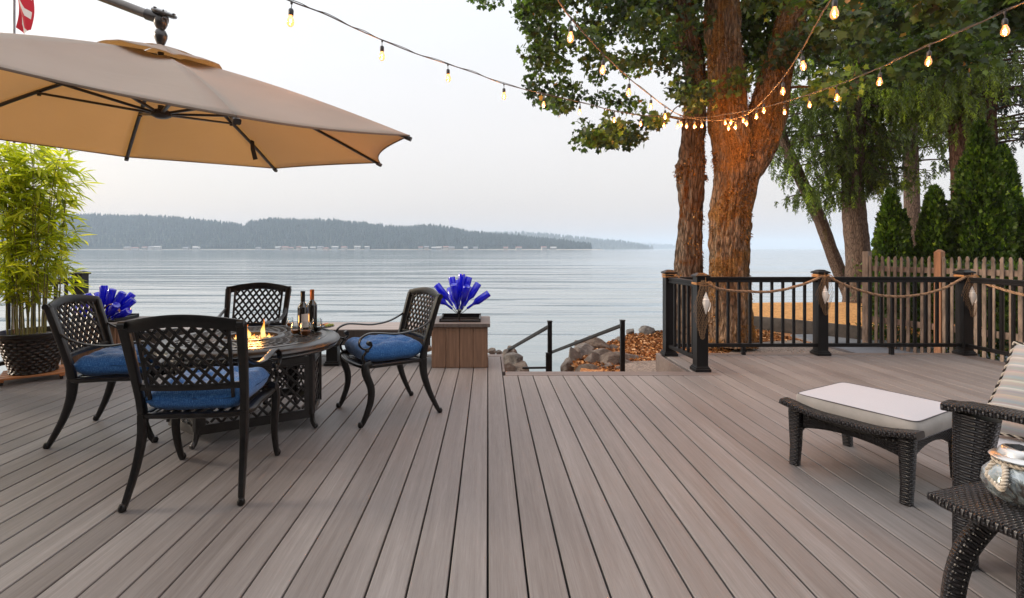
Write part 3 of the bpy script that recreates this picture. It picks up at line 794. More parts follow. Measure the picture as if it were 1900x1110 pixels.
# ------------------------------------------------------------------ planters and bench
def planter(x0, y0, label, nb=4, w=0.59, d=0.55, h=0.425):
    t = thing('planter_box', label, 'planter', (x0, y0, 0.003), 0, 'wooden planter boxes at the bench ends')
    bw = (w - 0.02) / nb
    m = MB()
    for k in range(nb): m.slab((0.01 + k * bw + 0.002, 0, 0), (0.01 + (k + 1) * bw - 0.002, 0.022, h), random.random())
    m.build('front_boards', M['planter_board'], t, bevel=0.003)
    m = MB()
    for k in range(nb): m.slab((0.01 + k * bw + 0.002, d - 0.022, 0), (0.01 + (k + 1) * bw - 0.002, d, h))
    m.build('back_boards', M['planter_board'], t, bevel=0.003)
    bd = (d - 0.05) / nb
    for xx in (0.0, w - 0.022):
        m = MB()
        for k in range(nb): m.slab((xx, 0.025 + k * bd + 0.002, 0), (xx + 0.022, 0.025 + (k + 1) * bd - 0.002, h))
        m.build('side_boards', M['planter_board'], t, bevel=0.003)
    m = MB(); e = 0.025; iw = 0.085
    m.slab((-e, -e, h + 0.001), (w + e, iw, h + 0.04)); m.slab((-e, d - iw, h + 0.001), (w + e, d + e, h + 0.04))
    m.slab((-e, iw + 0.002, h + 0.001), (iw, d - iw - 0.002, h + 0.04)); m.slab((w - iw, iw + 0.002, h + 0.001), (w + e, d - iw - 0.002, h + 0.04))
    m.build('lip', M['planter_lip'], t, bevel=0.004)
    m = MB(); a = iw - 0.01
    for lo, hi in (((a, a, h + 0.042), (w - a, a + 0.02, h + 0.062)), ((a, d - a - 0.02, h + 0.042), (w - a, d - a, h + 0.085)),
                   ((a, a + 0.022, h + 0.042), (a + 0.02, d - a - 0.022, h + 0.075)), ((w - a - 0.02, a + 0.022, h + 0.042), (w - a, d - a - 0.022, h + 0.075))):
        m.slab(lo, hi)
    m.build('inner_liner', M['rail'], t, bevel=0.004)
    m = MB(); m.slab((0.03, 0.03, h - 0.06), (w - 0.03, d - 0.03, h + 0.02)); m.build('soil', M['soil'], t)
    return t
planter(-0.59, 5.40, 'square brown board planter holding blue glass bottles in front of the open water')
planter(-4.47, 5.40, 'square brown board planter behind the leftmost chair, blue bottles above it')
t = thing('bench', 'long low grey brown bench between the two planters at the deck edge', 'bench', (-3.88, 5.55, 0))
m = MB()
for k in range(4): m.slab((0.012, 0.03 + k * 0.137, 0.352), (3.262, 0.03 + k * 0.137 + 0.133, 0.377))
m.build('seat', M['bench_shade_wood2'], t, bevel=0.004)
m = MB(); m.slab((0.012, 0.0, 0.21), (3.262, 0.027, 0.374)); m.build('front_fascia', M['bench_shade_wood'], t, bevel=0.004)
m = MB(); m.slab((0.012, 0.58, 0.21), (3.262, 0.605, 0.374)); m.build('rear_fascia', M['bench_shade_wood'], t, bevel=0.004)

# ------------------------------------------------------------------ cobalt bottle sprays
def bottle_profile(L_=0.30, r=0.041):
    return [(0.008, 0), (0.013, 0.002), (0.0135, 0.02), (0.0135, 0.075), (0.022, 0.105), (r, 0.135), (r, L_ - 0.008), (r - 0.005, L_), (0.0, L_ - 0.012)]
def bottle_spray(loc, specs, label, s=1.0):
    t = thing('bottle_spray', label, 'bottle sculpture', loc, 0, 'cobalt blue bottle sprays standing in the planters')
    t.scale = (s, s, s)
    for (tilt, az, ln) in specs:
        dv = Vector((sin(tilt) * cos(az), sin(tilt) * sin(az), cos(tilt)))
        root = Vector((0, 0, 0)); st = dv * (0.03 + ln * .55) + Vector((0, 0, 0.0))
        rot = dv.to_track_quat('Z', 'Y').to_matrix()
        m = MB(); m.lathe(bottle_profile(), 16, st, rot); m.build('bottle', M['cobalt'], t)
        m = MB(); m.sweep([root, st * 0.5 + Vector((0, 0, -0.01)), st + dv * 0.06], 0.004, n=6); m.build('rod', M['rail'], t)
    m = MB(); m.sweep([(0, 0, -0.1), (0, 0, 0.01)], 0.009, n=8); m.build('stem', M['rail'], t)
    return t
D_ = radians
specs = [(D_(4), 0, .22), (D_(14), D_(150), .17), (D_(16), D_(25), .18), (D_(34), D_(20), .14), (D_(55), D_(5), .14), (D_(38), D_(175), .16), (D_(52), D_(185), .12),
         (D_(24), D_(250), .08), (D_(30), D_(300), .08), (D_(22), D_(100), .12), (D_(44), D_(120), .07), (D_(40), D_(60), .06)]
c = at(852, 583, 5.67); bottle_spray(c, specs, 'fan of cobalt blue bottles in the planter before the open water', 0.98)
specs += [(D_(12), D_(200), .20), (D_(26), D_(340), .20), (D_(28), D_(165), .16), (D_(30), D_(35), .20), (D_(10), D_(70), .26), (D_(20), D_(280), .16)]
specs2 = [(D_(3), D_(90), .20), (D_(30), D_(10), .16), (D_(48), D_(20), .14), (D_(40), D_(180), .14), (D_(60), D_(175), .12), (D_(22), D_(230), .1), (D_(52), D_(330), .12), (D_(34), D_(280), .08), (D_(64), D_(350), .10), (D_(30), D_(140), .12), (D_(16), D_(0), .16), (D_(40), D_(30), .20), ]
c = at(190, 603, 5.67); bottle_spray(c, specs2, 'cluster of cobalt blue bottles above the leftmost chair back', 0.98)
# dry leaf arching out of the left planter
t = MB(); pts = catmull([at(175, 600, 5.6), at(200, 566, 5.6), at(217, 572, 5.6), at(229, 586, 5.6)], 6)
t.sweep(pts, [(0.004 + 0.018 * sin(pi * i / (len(pts) - 1)), 0.002) for i in range(len(pts))], n=6, ref=(0.3, 1, 0.2))
o = t.build('dry_leaf', simple('dry_leaf', (0.30, 0.13, 0.05), 0.7, var=0.4, nscale=20)); tag(o, 'curled brown dry leaf arching below the left bottle cluster', 'leaf')

# ------------------------------------------------------------------ unseen house added behind the viewer to shade the foreground
hs = thing('house', 'unseen taupe clapboard house wall with glass doors, added behind the viewer to shade the deck', 'house', (0, -2.3, -.3), 0)
m = MB()
SID = simple('clapboard', (0.16, 0.145, 0.135), 0.8, var=0.1, nscale=3)
for k in range(26):
    z = k * .15
    for a, b in ((-9, -3.1), (3.1, 9)): m.box(((a + b) / 2, -.04, z + .075), (b - a, .03, .148), Matrix.Rotation(radians(5), 3, 'X'))
for k in range(17, 26): m.box((0, -.04, k * .15 + .075), (6.2, .03, .148), Matrix.Rotation(radians(5), 3, 'X'))
m.build('wall', SID, hs, smooth=False)
m = MB(); m.slab((-9, -.30, 0), (9, -.07, 3.9)); m.build('wall_core', SID, hs, smooth=False)
for k in range(4):
    x0 = -3.0 + k * 1.5
    m = MB()
    for lo, hi in (((x0, -.05, .3), (x0 + .08, .02, 2.5)), ((x0 + 1.41, -.05, .3), (x0 + 1.49, .02, 2.5)), ((x0 + .08, -.05, 2.42), (x0 + 1.41, .02, 2.5)), ((x0 + .08, -.05, .3), (x0 + 1.41, .02, .40))): m.slab(lo, hi)
    fr_ = m.build('glass_door', M['h_white'], hs, smooth=False)
    m = MB(); m.slab((x0 + .08, -.03, .40), (x0 + 1.41, -.02, 2.42)); m.build('pane', M['wine'], fr_, smooth=False)
m = MB(); m.slab((-9.4, -.3, 3.92), (9.4, .75, 4.05)); m.build('eave', SID, hs, smooth=False)
# ------------------------------------------------------------------ cast aluminium armchairs
def lattice_back(m, zt, hw, z0, yf, wd=0.0545, hd=0.068, bw=0.0088, bt=0.005):
    """diagonal bars clipped to the frame; zt(x) top edge, hw half width, yf(x, z) the curved plane"""
    for sgn in (1, -1):
        kmax = 8
        for k in range(-kmax * 2, kmax * 2):
            pts = []
            for i in range(61):
                x = -hw + 2 * hw * i / 60
                z = z0 + hd * (k + .5 + sgn * x / wd)
                if z0 - 0.004 <= z <= zt(x) + 0.004: pts.append(Vector((x, yf(x, z), z)))
            if len(pts) < 3: continue
            pts = [pts[int(round(j * (len(pts) - 1) / 7))] for j in range(8)] if len(pts) > 8 else pts
            off = 0.0022 * sgn
            m.sweep([p + Vector((0, off, 0)) for p in pts], (bt, bw), n=6, ref=(0, 1, 0), power=0.5)

def make_chair(label):
    t = thing('cast_armchair', label, 'armchair', (0, 0, 0.001), 0, 'black cast metal armchairs with blue cushions round the fire table')
    I = M['iron']
    for sx in (-1, 1):
        m = MB()
        pts = catmull([(sx * .268, -.315, 0.0), (sx * .262, -.29, .05), (sx * .25, -.235, .17), (sx * .243, -.195, .30), (sx * .242, -.185, .42)], 4)
        n = len(pts); m.sweep(pts, [(.013 + .009 * i / (n - 1), .014 + .019 * (i / (n - 1)) ** 1.2) for i in range(n)], n=10, ref=(1, 0, 0), power=0.7)
        m.lathe([(0.014, 0), (0.019, .008), (.019, .02), (.012, .034), (.0, .036)], 12, (sx * .269, -.317, 0)); m.build('leg', I, t)
        m = MB()
        pts = catmull([(sx * .27, .300, 0.0), (sx * .27, .272, .05), (sx * .272, .232, .16), (sx * .275, .228, .26), (sx * .272, .262, .36), (sx * .262, .262, .415), (sx * .255, .225, .43)], 4)
        n = len(pts); m.sweep(pts, [(.013 + .011 * min(1, i / (n - 1) * 1.4), .014 + .016 * sin(min(1, i / (n - 1) * 1.1) * pi / 2)) for i in range(n)], n=10, ref=(1, 0, 0), power=0.7)
        m.lathe([(0.014, 0), (0.019, .008), (.019, .02), (.012, .034), (.0, .036)], 12, (sx * .27, .303, 0)); m.build('leg', I, t)
    yb = lambda z: -.185 - .125 * max(0, (z - .42) / .46) ** 1.15
    cur = lambda x: -.028 * (1 - min(1, (x / .25) ** 2))
    yf = lambda x, z: yb(z) + cur(x)
    # outer back posts with rolled tops
    for sx in (-1, 1):
        m = MB()
        pts = [Vector((sx * (.242 + .026 * i / 10), yb(.41 + .465 * i / 10), .41 + .465 * i / 10)) for i in range(11)]
        m.sweep(pts, [(.019 + 0.0006 * i, .021 + .006 * (i < 2)) for i in range(11)], n=10, ref=(1, 0, 0), power=0.65)
        e = pts[-1]; m.sweep([e + Vector((-.016, -.008, .006)), e + Vector((.016, -.008, .006))], .020, n=12, ref=(0, 1, 0)); m.build('back_post', I, t)
    # back panel: frame and lattice
    zt = lambda x: .845 + .042 * (1 - (x / .215) ** 2) * 1.0 if abs(x) < .215 else .845
    bp = MB(); hw = .205
    arch = lambda x: .868 + .036 * cos(min(1, abs(x) / .27) * pi / 2)
    pts = [Vector((x, yb(arch(x)) + cur(x), arch(x))) for x in [(-.262 + .524 * i / 20) for i in range(21)]]
    bp.sweep(pts, (.011, .031), n=8, ref=(0, 1, 0), power=0.55)
    pts = [Vector((x, yf(x, .562), .562)) for x in [(-.235 + .47 * i / 12) for i in range(13)]]
    bp.sweep(pts, (.010, .017), n=8, ref=(0, 1, 0), power=0.55)
    for sx in (-1, 1):
        pts = [Vector((sx * (.196 + .014 * i / 8), yf(sx * .2, .50 + .365 * i / 8), .50 + .365 * i / 8)) for i in range(9)]
        bp.sweep(pts, (.010, .0085), n=8, ref=(0, 1, 0), power=0.6)
    lattice_back(bp, lambda x: arch(x) - .02, hw, .566, yf)
    bp.build('back_lattice', I, t)
    # seat frame
    m = MB()
    ring = [(-.242, -.19), (-.25, 0), (-.258, .20), (-.235, .262), (-.15, .288), (0, .298), (.15, .288), (.235, .262), (.258, .20), (.25, 0), (.242, -.19), (0, -.205)]
    ring = catmull([Vector((x, y, .412)) for x, y in ring] + [Vector((-.242, -.19, .412))], 3)[:-1]
    m.sweep(ring, (.014, .022), n=8, ref=(0, 0, 1), power=0.6, closed=True)
    for k in range(9):
        x = -.22 + .055 * k; m.slab((x - .012, -.19, .405), (x + .012, .26, .415))
    m.build('seat_frame', I, t)
    # arms: flat band that dips and curls under, with a ball end
    for sx in (-1, 1):
        m = MB(); X = sx * .272
        P_ = [(sx * .262, -.245, .71), (X, -.19, .675), (X, -.10, .642), (X, .03, .628), (X, .15, .642), (X, .235, .648), (X * 1.02, .298, .622), (X * 1.03, .315, .578), (X * 1.02, .285, .543), (X, .242, .540), (X, .222, .566), (X, .238, .588)]
        pts = catmull(P_, 4); n = len(pts)
        m.sweep(pts, [(.010 + .010 * sin(pi * min(1, i / (n * .72))), .0065) for i in range(n)], n=8, ref=(1, 0, 0), power=0.7)
        m.sweep([(X - .018, .240, .578), (X + .018, .240, .578)], .017, n=12, ref=(0, 1, 0))
        m.lathe([(0, -.017), (.012, -.012), (.017, 0), (.012, .012), (0, .017)], 12, (X, .255, .530))
        pts = catmull([(X, .262, .52), (X * .99, .285, .485), (X * .98, .275, .445), (X * .96, .25, .42)], 4)
        m.sweep(pts, (.012, .009), n=8, ref=(1, 0, 0))
        m.build('armrest', I, t)
    # tufted cushion
    rr = random.Random(len(label) * 7)
    tufts = [(-.5, -.5), (.5, -.5), (-.5, .5), (.5, .5), (0, 0)]
    m = MB()
    sd_ = rr.random() * 10
    def top(u, v, sg):
        x, y = sin((u - .5) * pi), sin((v - .5) * pi)
        ex = (max(0, 1 - abs(x) ** 6)) ** .5 * (max(0, 1 - abs(y) ** 6)) ** .5
        dz = sum(.034 * math.exp(-((x - a) ** 2 + (y - b) ** 2) / .035) + .012 * math.exp(-((x - a) ** 2 / .02)) * .5 + .012 * math.exp(-((y - b) ** 2 / .02)) * .5 for a, b in tufts)
        nn = mnoise.noise(Vector((x * 2.4 + sd_, y * 2.4, sg))) * .008
        z = .492 + sg * (.076 * ex) - (dz if sg > 0 else 0) * ex + nn
        rx = 1 - .035 * (1 - ex) + mnoise.noise(Vector((x * 3, y * 3 + sd_, 5))) * .02
        wdt = .246 - .012 * (1 - v)
        return Vector((x * wdt * rx, .035 + y * .243 * rx, z))
    m.grid(lambda u, v: top(u, v, 1), 30, 30, uvfn=lambda u, v: (u * .5, v * .5)); m.grid(lambda u, v: top(u, v, -1), 14, 14, uvfn=lambda u, v: (u * .5 + 1, v * .5), flip=True)
    cu = m.build('cushion', M['denim'], t)
    # button tufts
    m = MB()
    for a, b in tufts: m.lathe([(0, -.004), (.008, -.002), (.010, .002), (.006, .006), (0, .007)], 10, (a * .24, .035 + b * .243, .530))
    m.build('tuft_button', M['denim'], cu)
    return t
ch = make_chair('black lattice-back armchair nearest the camera, seen from behind')
ch.location = (-1.505, 2.80, 0.002); ch.rotation_euler = (0, 0, radians(6.8))
fdir = atan2(-.30, -.48) - pi / 2
dup(ch, (-0.775, 4.00, 0.002), fdir, 'black lattice-back armchair to the right of the fire table, seen side on')
dup(ch, (-2.49, 3.55, 0.002), radians(-80), 'leftmost black lattice-back armchair, in front of the bamboo pot')
dup(ch, (-2.075, 4.43, 0.002), radians(184), 'black lattice-back armchair on the water side of the fire table')

# ------------------------------------------------------------------ fire table
TC = Vector((-1.69, 3.70, 0))
ft = thing('fire_table', 'round black cast metal fire table with lattice panels among the four armchairs', 'fire table', (TC.x, TC.y, 0.001), 0)
I2 = M['iron2']; R0 = .61; ZT = .622
m = MB()
m.lathe([(.475, ZT - .018), (.475, ZT - .002), (.49, ZT), (.515, ZT - .002), (.52, ZT - .007), (.545, ZT - .005), (.56, ZT - .012), (.585, ZT - .013), (.603, ZT - .024), (.61, ZT - .038),
         (.600, ZT - .052), (.588, ZT - .056), (.592, ZT - .066), (.580, ZT - .078), (.55, ZT - .084), (.475, ZT - .06), (.475, ZT - .018)], 96, cap0=False, cap1=False)
m.build('table_rim', I2, ft)
m = MB()
m.lathe([(.175, ZT - .05), (.178, ZT + .001), (.190, ZT + .006), (.215, ZT + .004), (.225, ZT - .004), (.225, ZT - .03), (.175, ZT - .05)], 72, cap0=False, cap1=False)
m.build('burner_ring', I2, ft)
m = MB()
for sg in (1, -1):
    nb = 30
    for k in range(nb):
        pts = []
        for i in range(8):
            q = i / 7; r = .222 + .256 * q; a = 2 * pi * k / nb + sg * q * .80
            pts.append((r * cos(a), r * sin(a), ZT - .006 + .001 * sg))
        m.sweep(pts, (.004, .0095), n=6, ref=(0, 0, 1), power=0.5)
m.build('tabletop_lattice', I2, ft)
m = MB(); m.lathe([(.0, ZT - .085), (.55, ZT - .085), (.55, ZT - .05), (.0, ZT - .05)], 48); m.build('under_tray', M['rail'], ft)
m = MB(); m.lathe([(.0, ZT - .044), (.10, ZT - .042), (.174, ZT - .046)], 36, cap0=False, cap1=False); m.build('burner_pan', M['pit_metal'], ft)
m = MB(); rg = random.Random(5)
for k in range(420):
    a = rg.random() * 2 * pi; r = .165 * sqrt(rg.random()); s = .006 + rg.random() * .008
    m.box((r * cos(a), r * sin(a), ZT - .036 + rg.random() * .018 + .015 * (1 - r / .17)), (s, s * .8, s * .7), Matrix.Rotation(rg.random() * 6, 3, 'Z') @ Matrix.Rotation(rg.random() * 3, 3, 'X'))
o = m.build('fire_glass', M['fireglass'], ft, smooth=False); o['kind'] = 'stuff'
# hexagonal base of pierced panels
ub = Vector((.859, .511, 0)); vb = Vector((-.511, .859, 0))
hexv = [ub * a + vb * b for a, b in ((-.35, -.32), (.35, -.32), (.47, 0.0), (.35, .32), (-.35, .32), (-.50, 0.0))]
def base_panel(a, b):
    d = b - a; ln = d.length; ang = atan2(d.y, d.x)
    mat = Matrix.Translation(a) @ Matrix.Rotation(ang, 4, 'Z')
    m = MB(); z0, z1 = .075, .50
    m.slab((.0, -.008, z0), (ln, .008, z0 + .055)); m.slab((.0, -.008, z1 - .05), (ln, .008, z1)); m.slab((.0, -.0075, z0 + .055), (.05, .0075, z1 - .05)); m.slab((ln - .05, -.0075, z0 + .055), (ln, .0075, z1 - .05))
    m.slab((.045, -.014, z0 + .05), (ln - .045, .003, z0 + .06)); m.slab((.045, -.014, z1 - .055), (ln - .045, .003, z1 - .045))
    x0, x1, w0, w1 = .05, ln - .05, z0 + .055, z1 - .05
    for sgn in (1, -1):
        for k in range(-14, 15):
            pts = []
            for i in range(41):
                x = x0 + (x1 - x0) * i / 40; z = (w0 + w1) / 2 + .078 * k + sgn * (x - ln / 2) * 1.12
                if w0 - .003 <= z <= w1 + .003: pts.append(Vector((x, .002 * sgn, z)))
            if len(pts) > 1: m.sweep([pts[0], pts[-1]], (.0045, .0085), n=6, ref=(0, 1, 0), power=0.5)
    m.xform(mat); return m.build('lattice_panel', I2, ft)
for i in range(6): base_panel(hexv[i], hexv[(i + 1) % 6])
for i, v in enumerate(hexv):
    m = MB(); o_ = v.normalized()
    m.sweep([v * 1.0 + Vector((0, 0, .56)), v * 1.0 + Vector((0, 0, .10))], (.019, .019), n=8, ref=tuple(o_), power=0.5)
    if i in (0, 1, 3, 4):
        pts = catmull([v + Vector((0, 0, .11)), v + o_ * .004 + Vector((0, 0, .06)), v + o_ * .02 + Vector((0, 0, .025)), v + o_ * .042 + Vector((0, 0, .008))], 4)
        m.sweep(pts, [(.015, .019)] * (len(pts) - 2) + [(.02, .016), (.012, .008)], n=10, ref=(-o_.y, o_.x, 0))
        m.build('leg', I2, ft)
    else: m.build('corner_post', I2, ft)
m = MB(); m.lathe([(.30, .0), (.30, .09)], 6, (0, 0, .49)); m.build('control_box', M['rail'], ft)
# the fire
fr = thing('fire', 'orange gas flames burning in the middle of the round table', 'fire', (TC.x, TC.y, ZT - .02), 0)
def tongue(x, y, h, r, ph):
    m = MB(); n = 14
    def fn(u, v):
        a = 2 * pi * u; rad = r * (sin(pi * min(1, v ** .55)) ** .9 * (1 - v * .55)) + .0005
        wob = .35 * r * sin(v * 7 + ph) * v
        rr = rad * (1 + .35 * mnoise.noise(Vector((cos(a) * 1.2, sin(a) * 1.2, v * 4 + ph))))
        return Vector((x + wob + rr * cos(a), y + rr * sin(a) * .7, h * v))
    m.grid(fn, 14, n, closed_u=True); return m.build('flame_tongue', M['flame'], fr)
for a in ((-.015, -.03, .11, .028, 0), (.085, .0, .145, .020, 2), (-.05, .0, .055, .024, 4), (.035, -.045, .045, .022, 1), (.115, .02, .04, .018, 3), (-.095, -.02, .035, .022, 5)): tongue(*a)
fl = bpy.data.lights.new('fire_light', 'POINT'); fl.energy = 4.0; fl.color = (1.0, 0.45, 0.13); fl.shadow_soft_size = 0.05
flo = bpy.data.objects.new('fire_light', fl); COL.objects.link(flo); flo.location = (TC.x + .02, TC.y, ZT + .09)

# ------------------------------------------------------------------ things on the table
def wine(p, foil, label, lab=True):
    t = thing('wine_bottle', label, 'wine bottle', p, 0)
    m = MB(); m.lathe([(.030, 0), (.0375, .004), (.0375, .19), (.034, .205), (.018, .228), (.0145, .24), (.0145, .30), (.0, .302)], 28); m.build('glass_body', M['wine'], t)
    m = MB(); m.lathe([(.0155, .238), (.0158, .302), (.0165, .303), (.0165, .312), (.012, .315), (0, .315)], 20, cap0=False); m.build('foil_cap', foil, t)
    if lab:
        m = MB(); m.grid(lambda u, v: Vector((.0381 * cos(-.6 + 1.5 * u - .9), .0381 * sin(-.6 + 1.5 * u - .9), .05 + .10 * v)), 14, 1); m.build('label', M['wine_label'], t)
def tbl(px, py): 
    q = on(px, py, ZT); return Vector((q.x, q.y, ZT + .001))
wine(tbl(562, 620), M['foil_black'], 'dark wine bottle with a black cap on the fire table')
wine(tbl(579, 614), M['foil_copper'], 'dark wine bottle with an orange cap on the fire table', False)
def tumbler(p, label, wine_in=False, s=1.0):
    t = thing('wine_glass', label, 'glass', p, 0); t.scale = (s, s, s)
    m = MB(); m.lathe([(0, .002), (.024, .002), (.036, .02), (.041, .05), (.037, .082), (.032, .10), (.031, .10), (.036, .082), (.0395, .05), (.035, .022), (.022, .005), (0, .005)], 24); m.build('bowl', M['glass'], t)
    m = MB(); m.lathe([(0, .006), (.022, .007), (.033, .021), (.038, .04), (0, .04)], 20); m.build('wine', M['wine'] if wine_in else M['foil_copper'], t)
tumbler(tbl(567, 624), 'stemless glass in front of the black-capped bottle', False)
tumbler(tbl(588, 616), 'stemless glass in front of the orange-capped bottle', True)
tumbler(tbl(548, 621), 'stemless glass nearest the flames', False, .85)
tumbler(tbl(538, 606), 'small glass at the far chair arm', False, .7)
t = thing('snack_plate', 'dark plate of sliced fruit and cheese behind the bottles', 'plate', tbl(601, 607.5), 0)
m = MB(); m.lathe([(0, 0), (.06, 0), (.085, .008), (.084, .011), (.058, .004), (0, .004)], 28); m.build('dish', M['plate'], t)
rg = random.Random(3)
m = MB()
for k in range(9):
    a = rg.random() * 6.3; r = .05 * sqrt(rg.random()); m.box((r * cos(a) - .01, r * sin(a), .012 + .012 * rg.random()), (.035, .018, .008), Matrix.Rotation(rg.random() * 3, 3, 'Z') @ Matrix.Rotation(rg.random() - .5, 3, 'X'))
m.build('fruit_slices', M['cheese'], t, bevel=.003)
m = MB()
for k in range(5): m.lathe([(0, -.012), (.009, -.008), (.012, 0), (.009, .008), (0, .012)], 10, (.03 + .012 * k % .04, -.03 + .012 * k, .017))
m.build('grapes', M['green_food'], t)

# ------------------------------------------------------------------ cantilever umbrella
CC = Vector((-2.166, 3.434, 1.974)); UN = Vector((.0319, -.0621, .9976)).normalized()
CR = [Vector(q) for q in ((-1.071, 2.205, 1.815), (-.505, 3.341, 1.980), (-.944, 4.53, 2.003), (-2.075, 5.06, 2.035), (-3.25, 4.655, 2.075), (-3.813, 3.527, 2.06), (-3.41, 2.337, 2.07), (-2.30, 1.80, 2.03))]
APX = CC + UN * .565
um = thing('cantilever_umbrella', 'large tan cantilever umbrella hanging over the fire table', 'umbrella', (-4.35, 3.5, 0.0), 0)
OF = Vector((4.35, -3.5, 0))
W_ = lambda v: Vector(v) + OF
m = MB(); NS, NT = 12, 16
for k in range(8):
    a, b = CR[k], CR[(k + 1) % 8]
    def fn(u, v, a=a, b=b):
        t_ = .10 + .90 * v
        mid = a.lerp(b, u); sc = 4 * u * (1 - u)
        e = mid.lerp(CC, .055 * sc)
        p = APX.lerp(e, t_)
        bulge = .032 * sin(pi * t_) * UN.z
        sag = -.038 * sc * sin(pi * min(1, t_ * .95)) 
        wr = mnoise.noise(Vector((p.x * 3.2, p.y * 3.2, k))) * .007 * sc
        return W_(p + Vector((0, 0, bulge + sag + wr)))
    m.grid(fn, NS, NT)
cano = m.build('canopy', M['canopy'], um, angle=22)
md = cano.modifiers.new('thick', 'SOLIDIFY'); md.thickness = .0012
# vent cap
m = MB()
for k in range(8):
    a, b = CR[k], CR[(k + 1) % 8]
    def fn(u, v, a=a, b=b):
        t_ = .002 + .235 * v; mid = a.lerp(b, u); sc = 4 * u * (1 - u)
        p = APX.lerp(mid, t_)
        return W_(p + Vector((0, 0, .050 + .014 * sc * v + .012 * mnoise.noise(Vector((p.x * 9, p.y * 9, k))))))
    m.grid(fn, 8, 5)
vent = m.build('vent_cap', M['canopy'], cano, angle=60); vent.modifiers.new('thick', 'SOLIDIFY').thickness = .0015
# binding along the hem
m = MB()
for k in range(8):
    a, b = CR[k], CR[(k + 1) % 8]
    pts = []
    for i in range(13):
        u = i / 12; sc = 4 * u * (1 - u); pts.append(W_(a.lerp(b, u).lerp(CC, .055 * sc) + Vector((0, 0, -.0375 * sc * sin(pi * .95) - .002))))
    m.sweep(pts, (.006, .003), n=6, ref=(0, 0, 1))
m.build('hem', simple('hem_tape', (0.20, 0.14, 0.10), .9), cano)
HUB = CC + UN * .17
JT = []
for k in range(8):
    a = CR[k]
    rp_ = []
    for i in range(9):
        t_ = .03 + .97 * i / 8
        rp_.append(W_(APX.lerp(a, t_) + Vector((0, 0, .032 * sin(pi * t_) - .022))))
    rb = MB(); rb.sweep(rp_, (.009, .013), n=8, ref=(0, 0, 1), power=0.5)
    rib = rb.build('rib', M['rib'], um)
    e = MB(); e.sweep([rp_[-1] + (rp_[-1] - rp_[-2]).normalized() * -.03, rp_[-1] + (rp_[-1] - rp_[-2]).normalized() * .012], (.014, .017), n=8, ref=(0, 0, 1), power=0.5); e.build('rib_tip', M['rib'], rib)
    j = rp_[4] + Vector((0, 0, -.012)); d = (j - W_(HUB)); h0 = W_(HUB) + Vector((d.x, d.y, 0)).normalized() * .045
    s_ = MB(); s_.sweep([h0, j], (.008, .012), n=8, ref=(0, 0, 1), power=0.5)
    s_.sweep([j + Vector((0, 0, -.018)), j + Vector((0, 0, .018))], .012, n=8)
    s_.build('strut', M['rib'], um)
m = MB(); m.lathe([(0, -.035), (.035, -.032), (.06, -.018), (.062, .006), (.045, .02), (.02, .026), (.02, .05), (0, .05)], 20, W_(HUB)); m.build('hub', M['rib'], um)
m = MB(); m.sweep([W_(HUB) + Vector((0, 0, .10)), W_(APX)], .019, n=12); m.build('centre_pole', M['rib'], um)
# closing strap below a rib
m = MB(); q = W_(APX.lerp(CR[3], .70)) + Vector((0.02, 0, -.0))
m.sweep([q + Vector((0, 0, .02)), q + Vector((.005, 0, -.06)), q + Vector((.02, .02, -.15))], [(.017, .003), (.02, .003), (.022, .003)], n=6, ref=(1, 0, 0), power=.5); m.build('closing_strap', M['rib'], um)
# knuckle, arm and mast
KN = at(301, 48, 3.43)
m = MB(); b0 = W_(APX) + Vector((0, 0, .045))
m.lathe([(.020, 0), (.028, .02), (.038, .05), (.040, .07), (.030, .095), (.022, .105), (.030, .118), (.04, .14), (.038, .17), (.02, .19), (0, .192)], 24, b0); m.build('knuckle', M['bronze'], um)
kt = b0 + Vector((0.01, 0, .155))
m = MB(); rot = Matrix.Rotation(radians(20), 3, 'Y') @ Matrix.Rotation(radians(12), 3, 'X')
m.lathe([(.02, -.01), (.055, -.012), (.072, -.004), (.076, .006), (.070, .014), (.050, .018), (.03, .022), (0, .022)], 28, kt + Vector((.012, 0, .052)), rot)
for k in range(6): m.sweep([kt + Vector((.012, 0, .055)) + rot @ Vector((.03 * cos(k), .03 * sin(k), .0)), kt + Vector((.012, 0, .055)) + rot @ Vector((.066 * cos(k * 1.047), .066 * sin(k * 1.047), .018))], .006, n=6)
m.build('tilt_wheel', M['bronze'], um)
MT = W_(Vector((-4.35, 3.5, 3.42)))
m = MB(); m.sweep([kt + Vector((.02, 0, .01)), kt + Vector((-.10, 0, .05))], (.036, .036), n=14, ref=(0, 1, 0)); m.build('arm_collar', M['bronze'], um)
m = MB(); arm = catmull([kt + Vector((-.06, 0, .035)), kt + Vector((-.62, .0, .245)), MT + Vector((.6, 0, -.07)), MT], 6); m.sweep(arm, (.030, .022), n=14, ref=(0, 0, 1)); m.build('arm', M['pole'], um)
m = MB(); m.sweep([MT + Vector((0, 0, .1)), W_(Vector((-4.35, 3.5, .05)))], .038, n=18); m.build('mast', M['pole'], um)
m = MB()
for a in (0, pi / 2): m.box((0, 0, .028), (1.0, .08, .05), Matrix.Rotation(a, 3, 'Z'))
m.build('cross_base', M['rib'], um)

# ------------------------------------------------------------------ wicker ottoman
WK = M['wicker']
ot = thing('wicker_ottoman', 'dark wicker ottoman with a flat white cushion on the deck', 'ottoman', (2.165, 2.905, 0.001), radians(29.5))
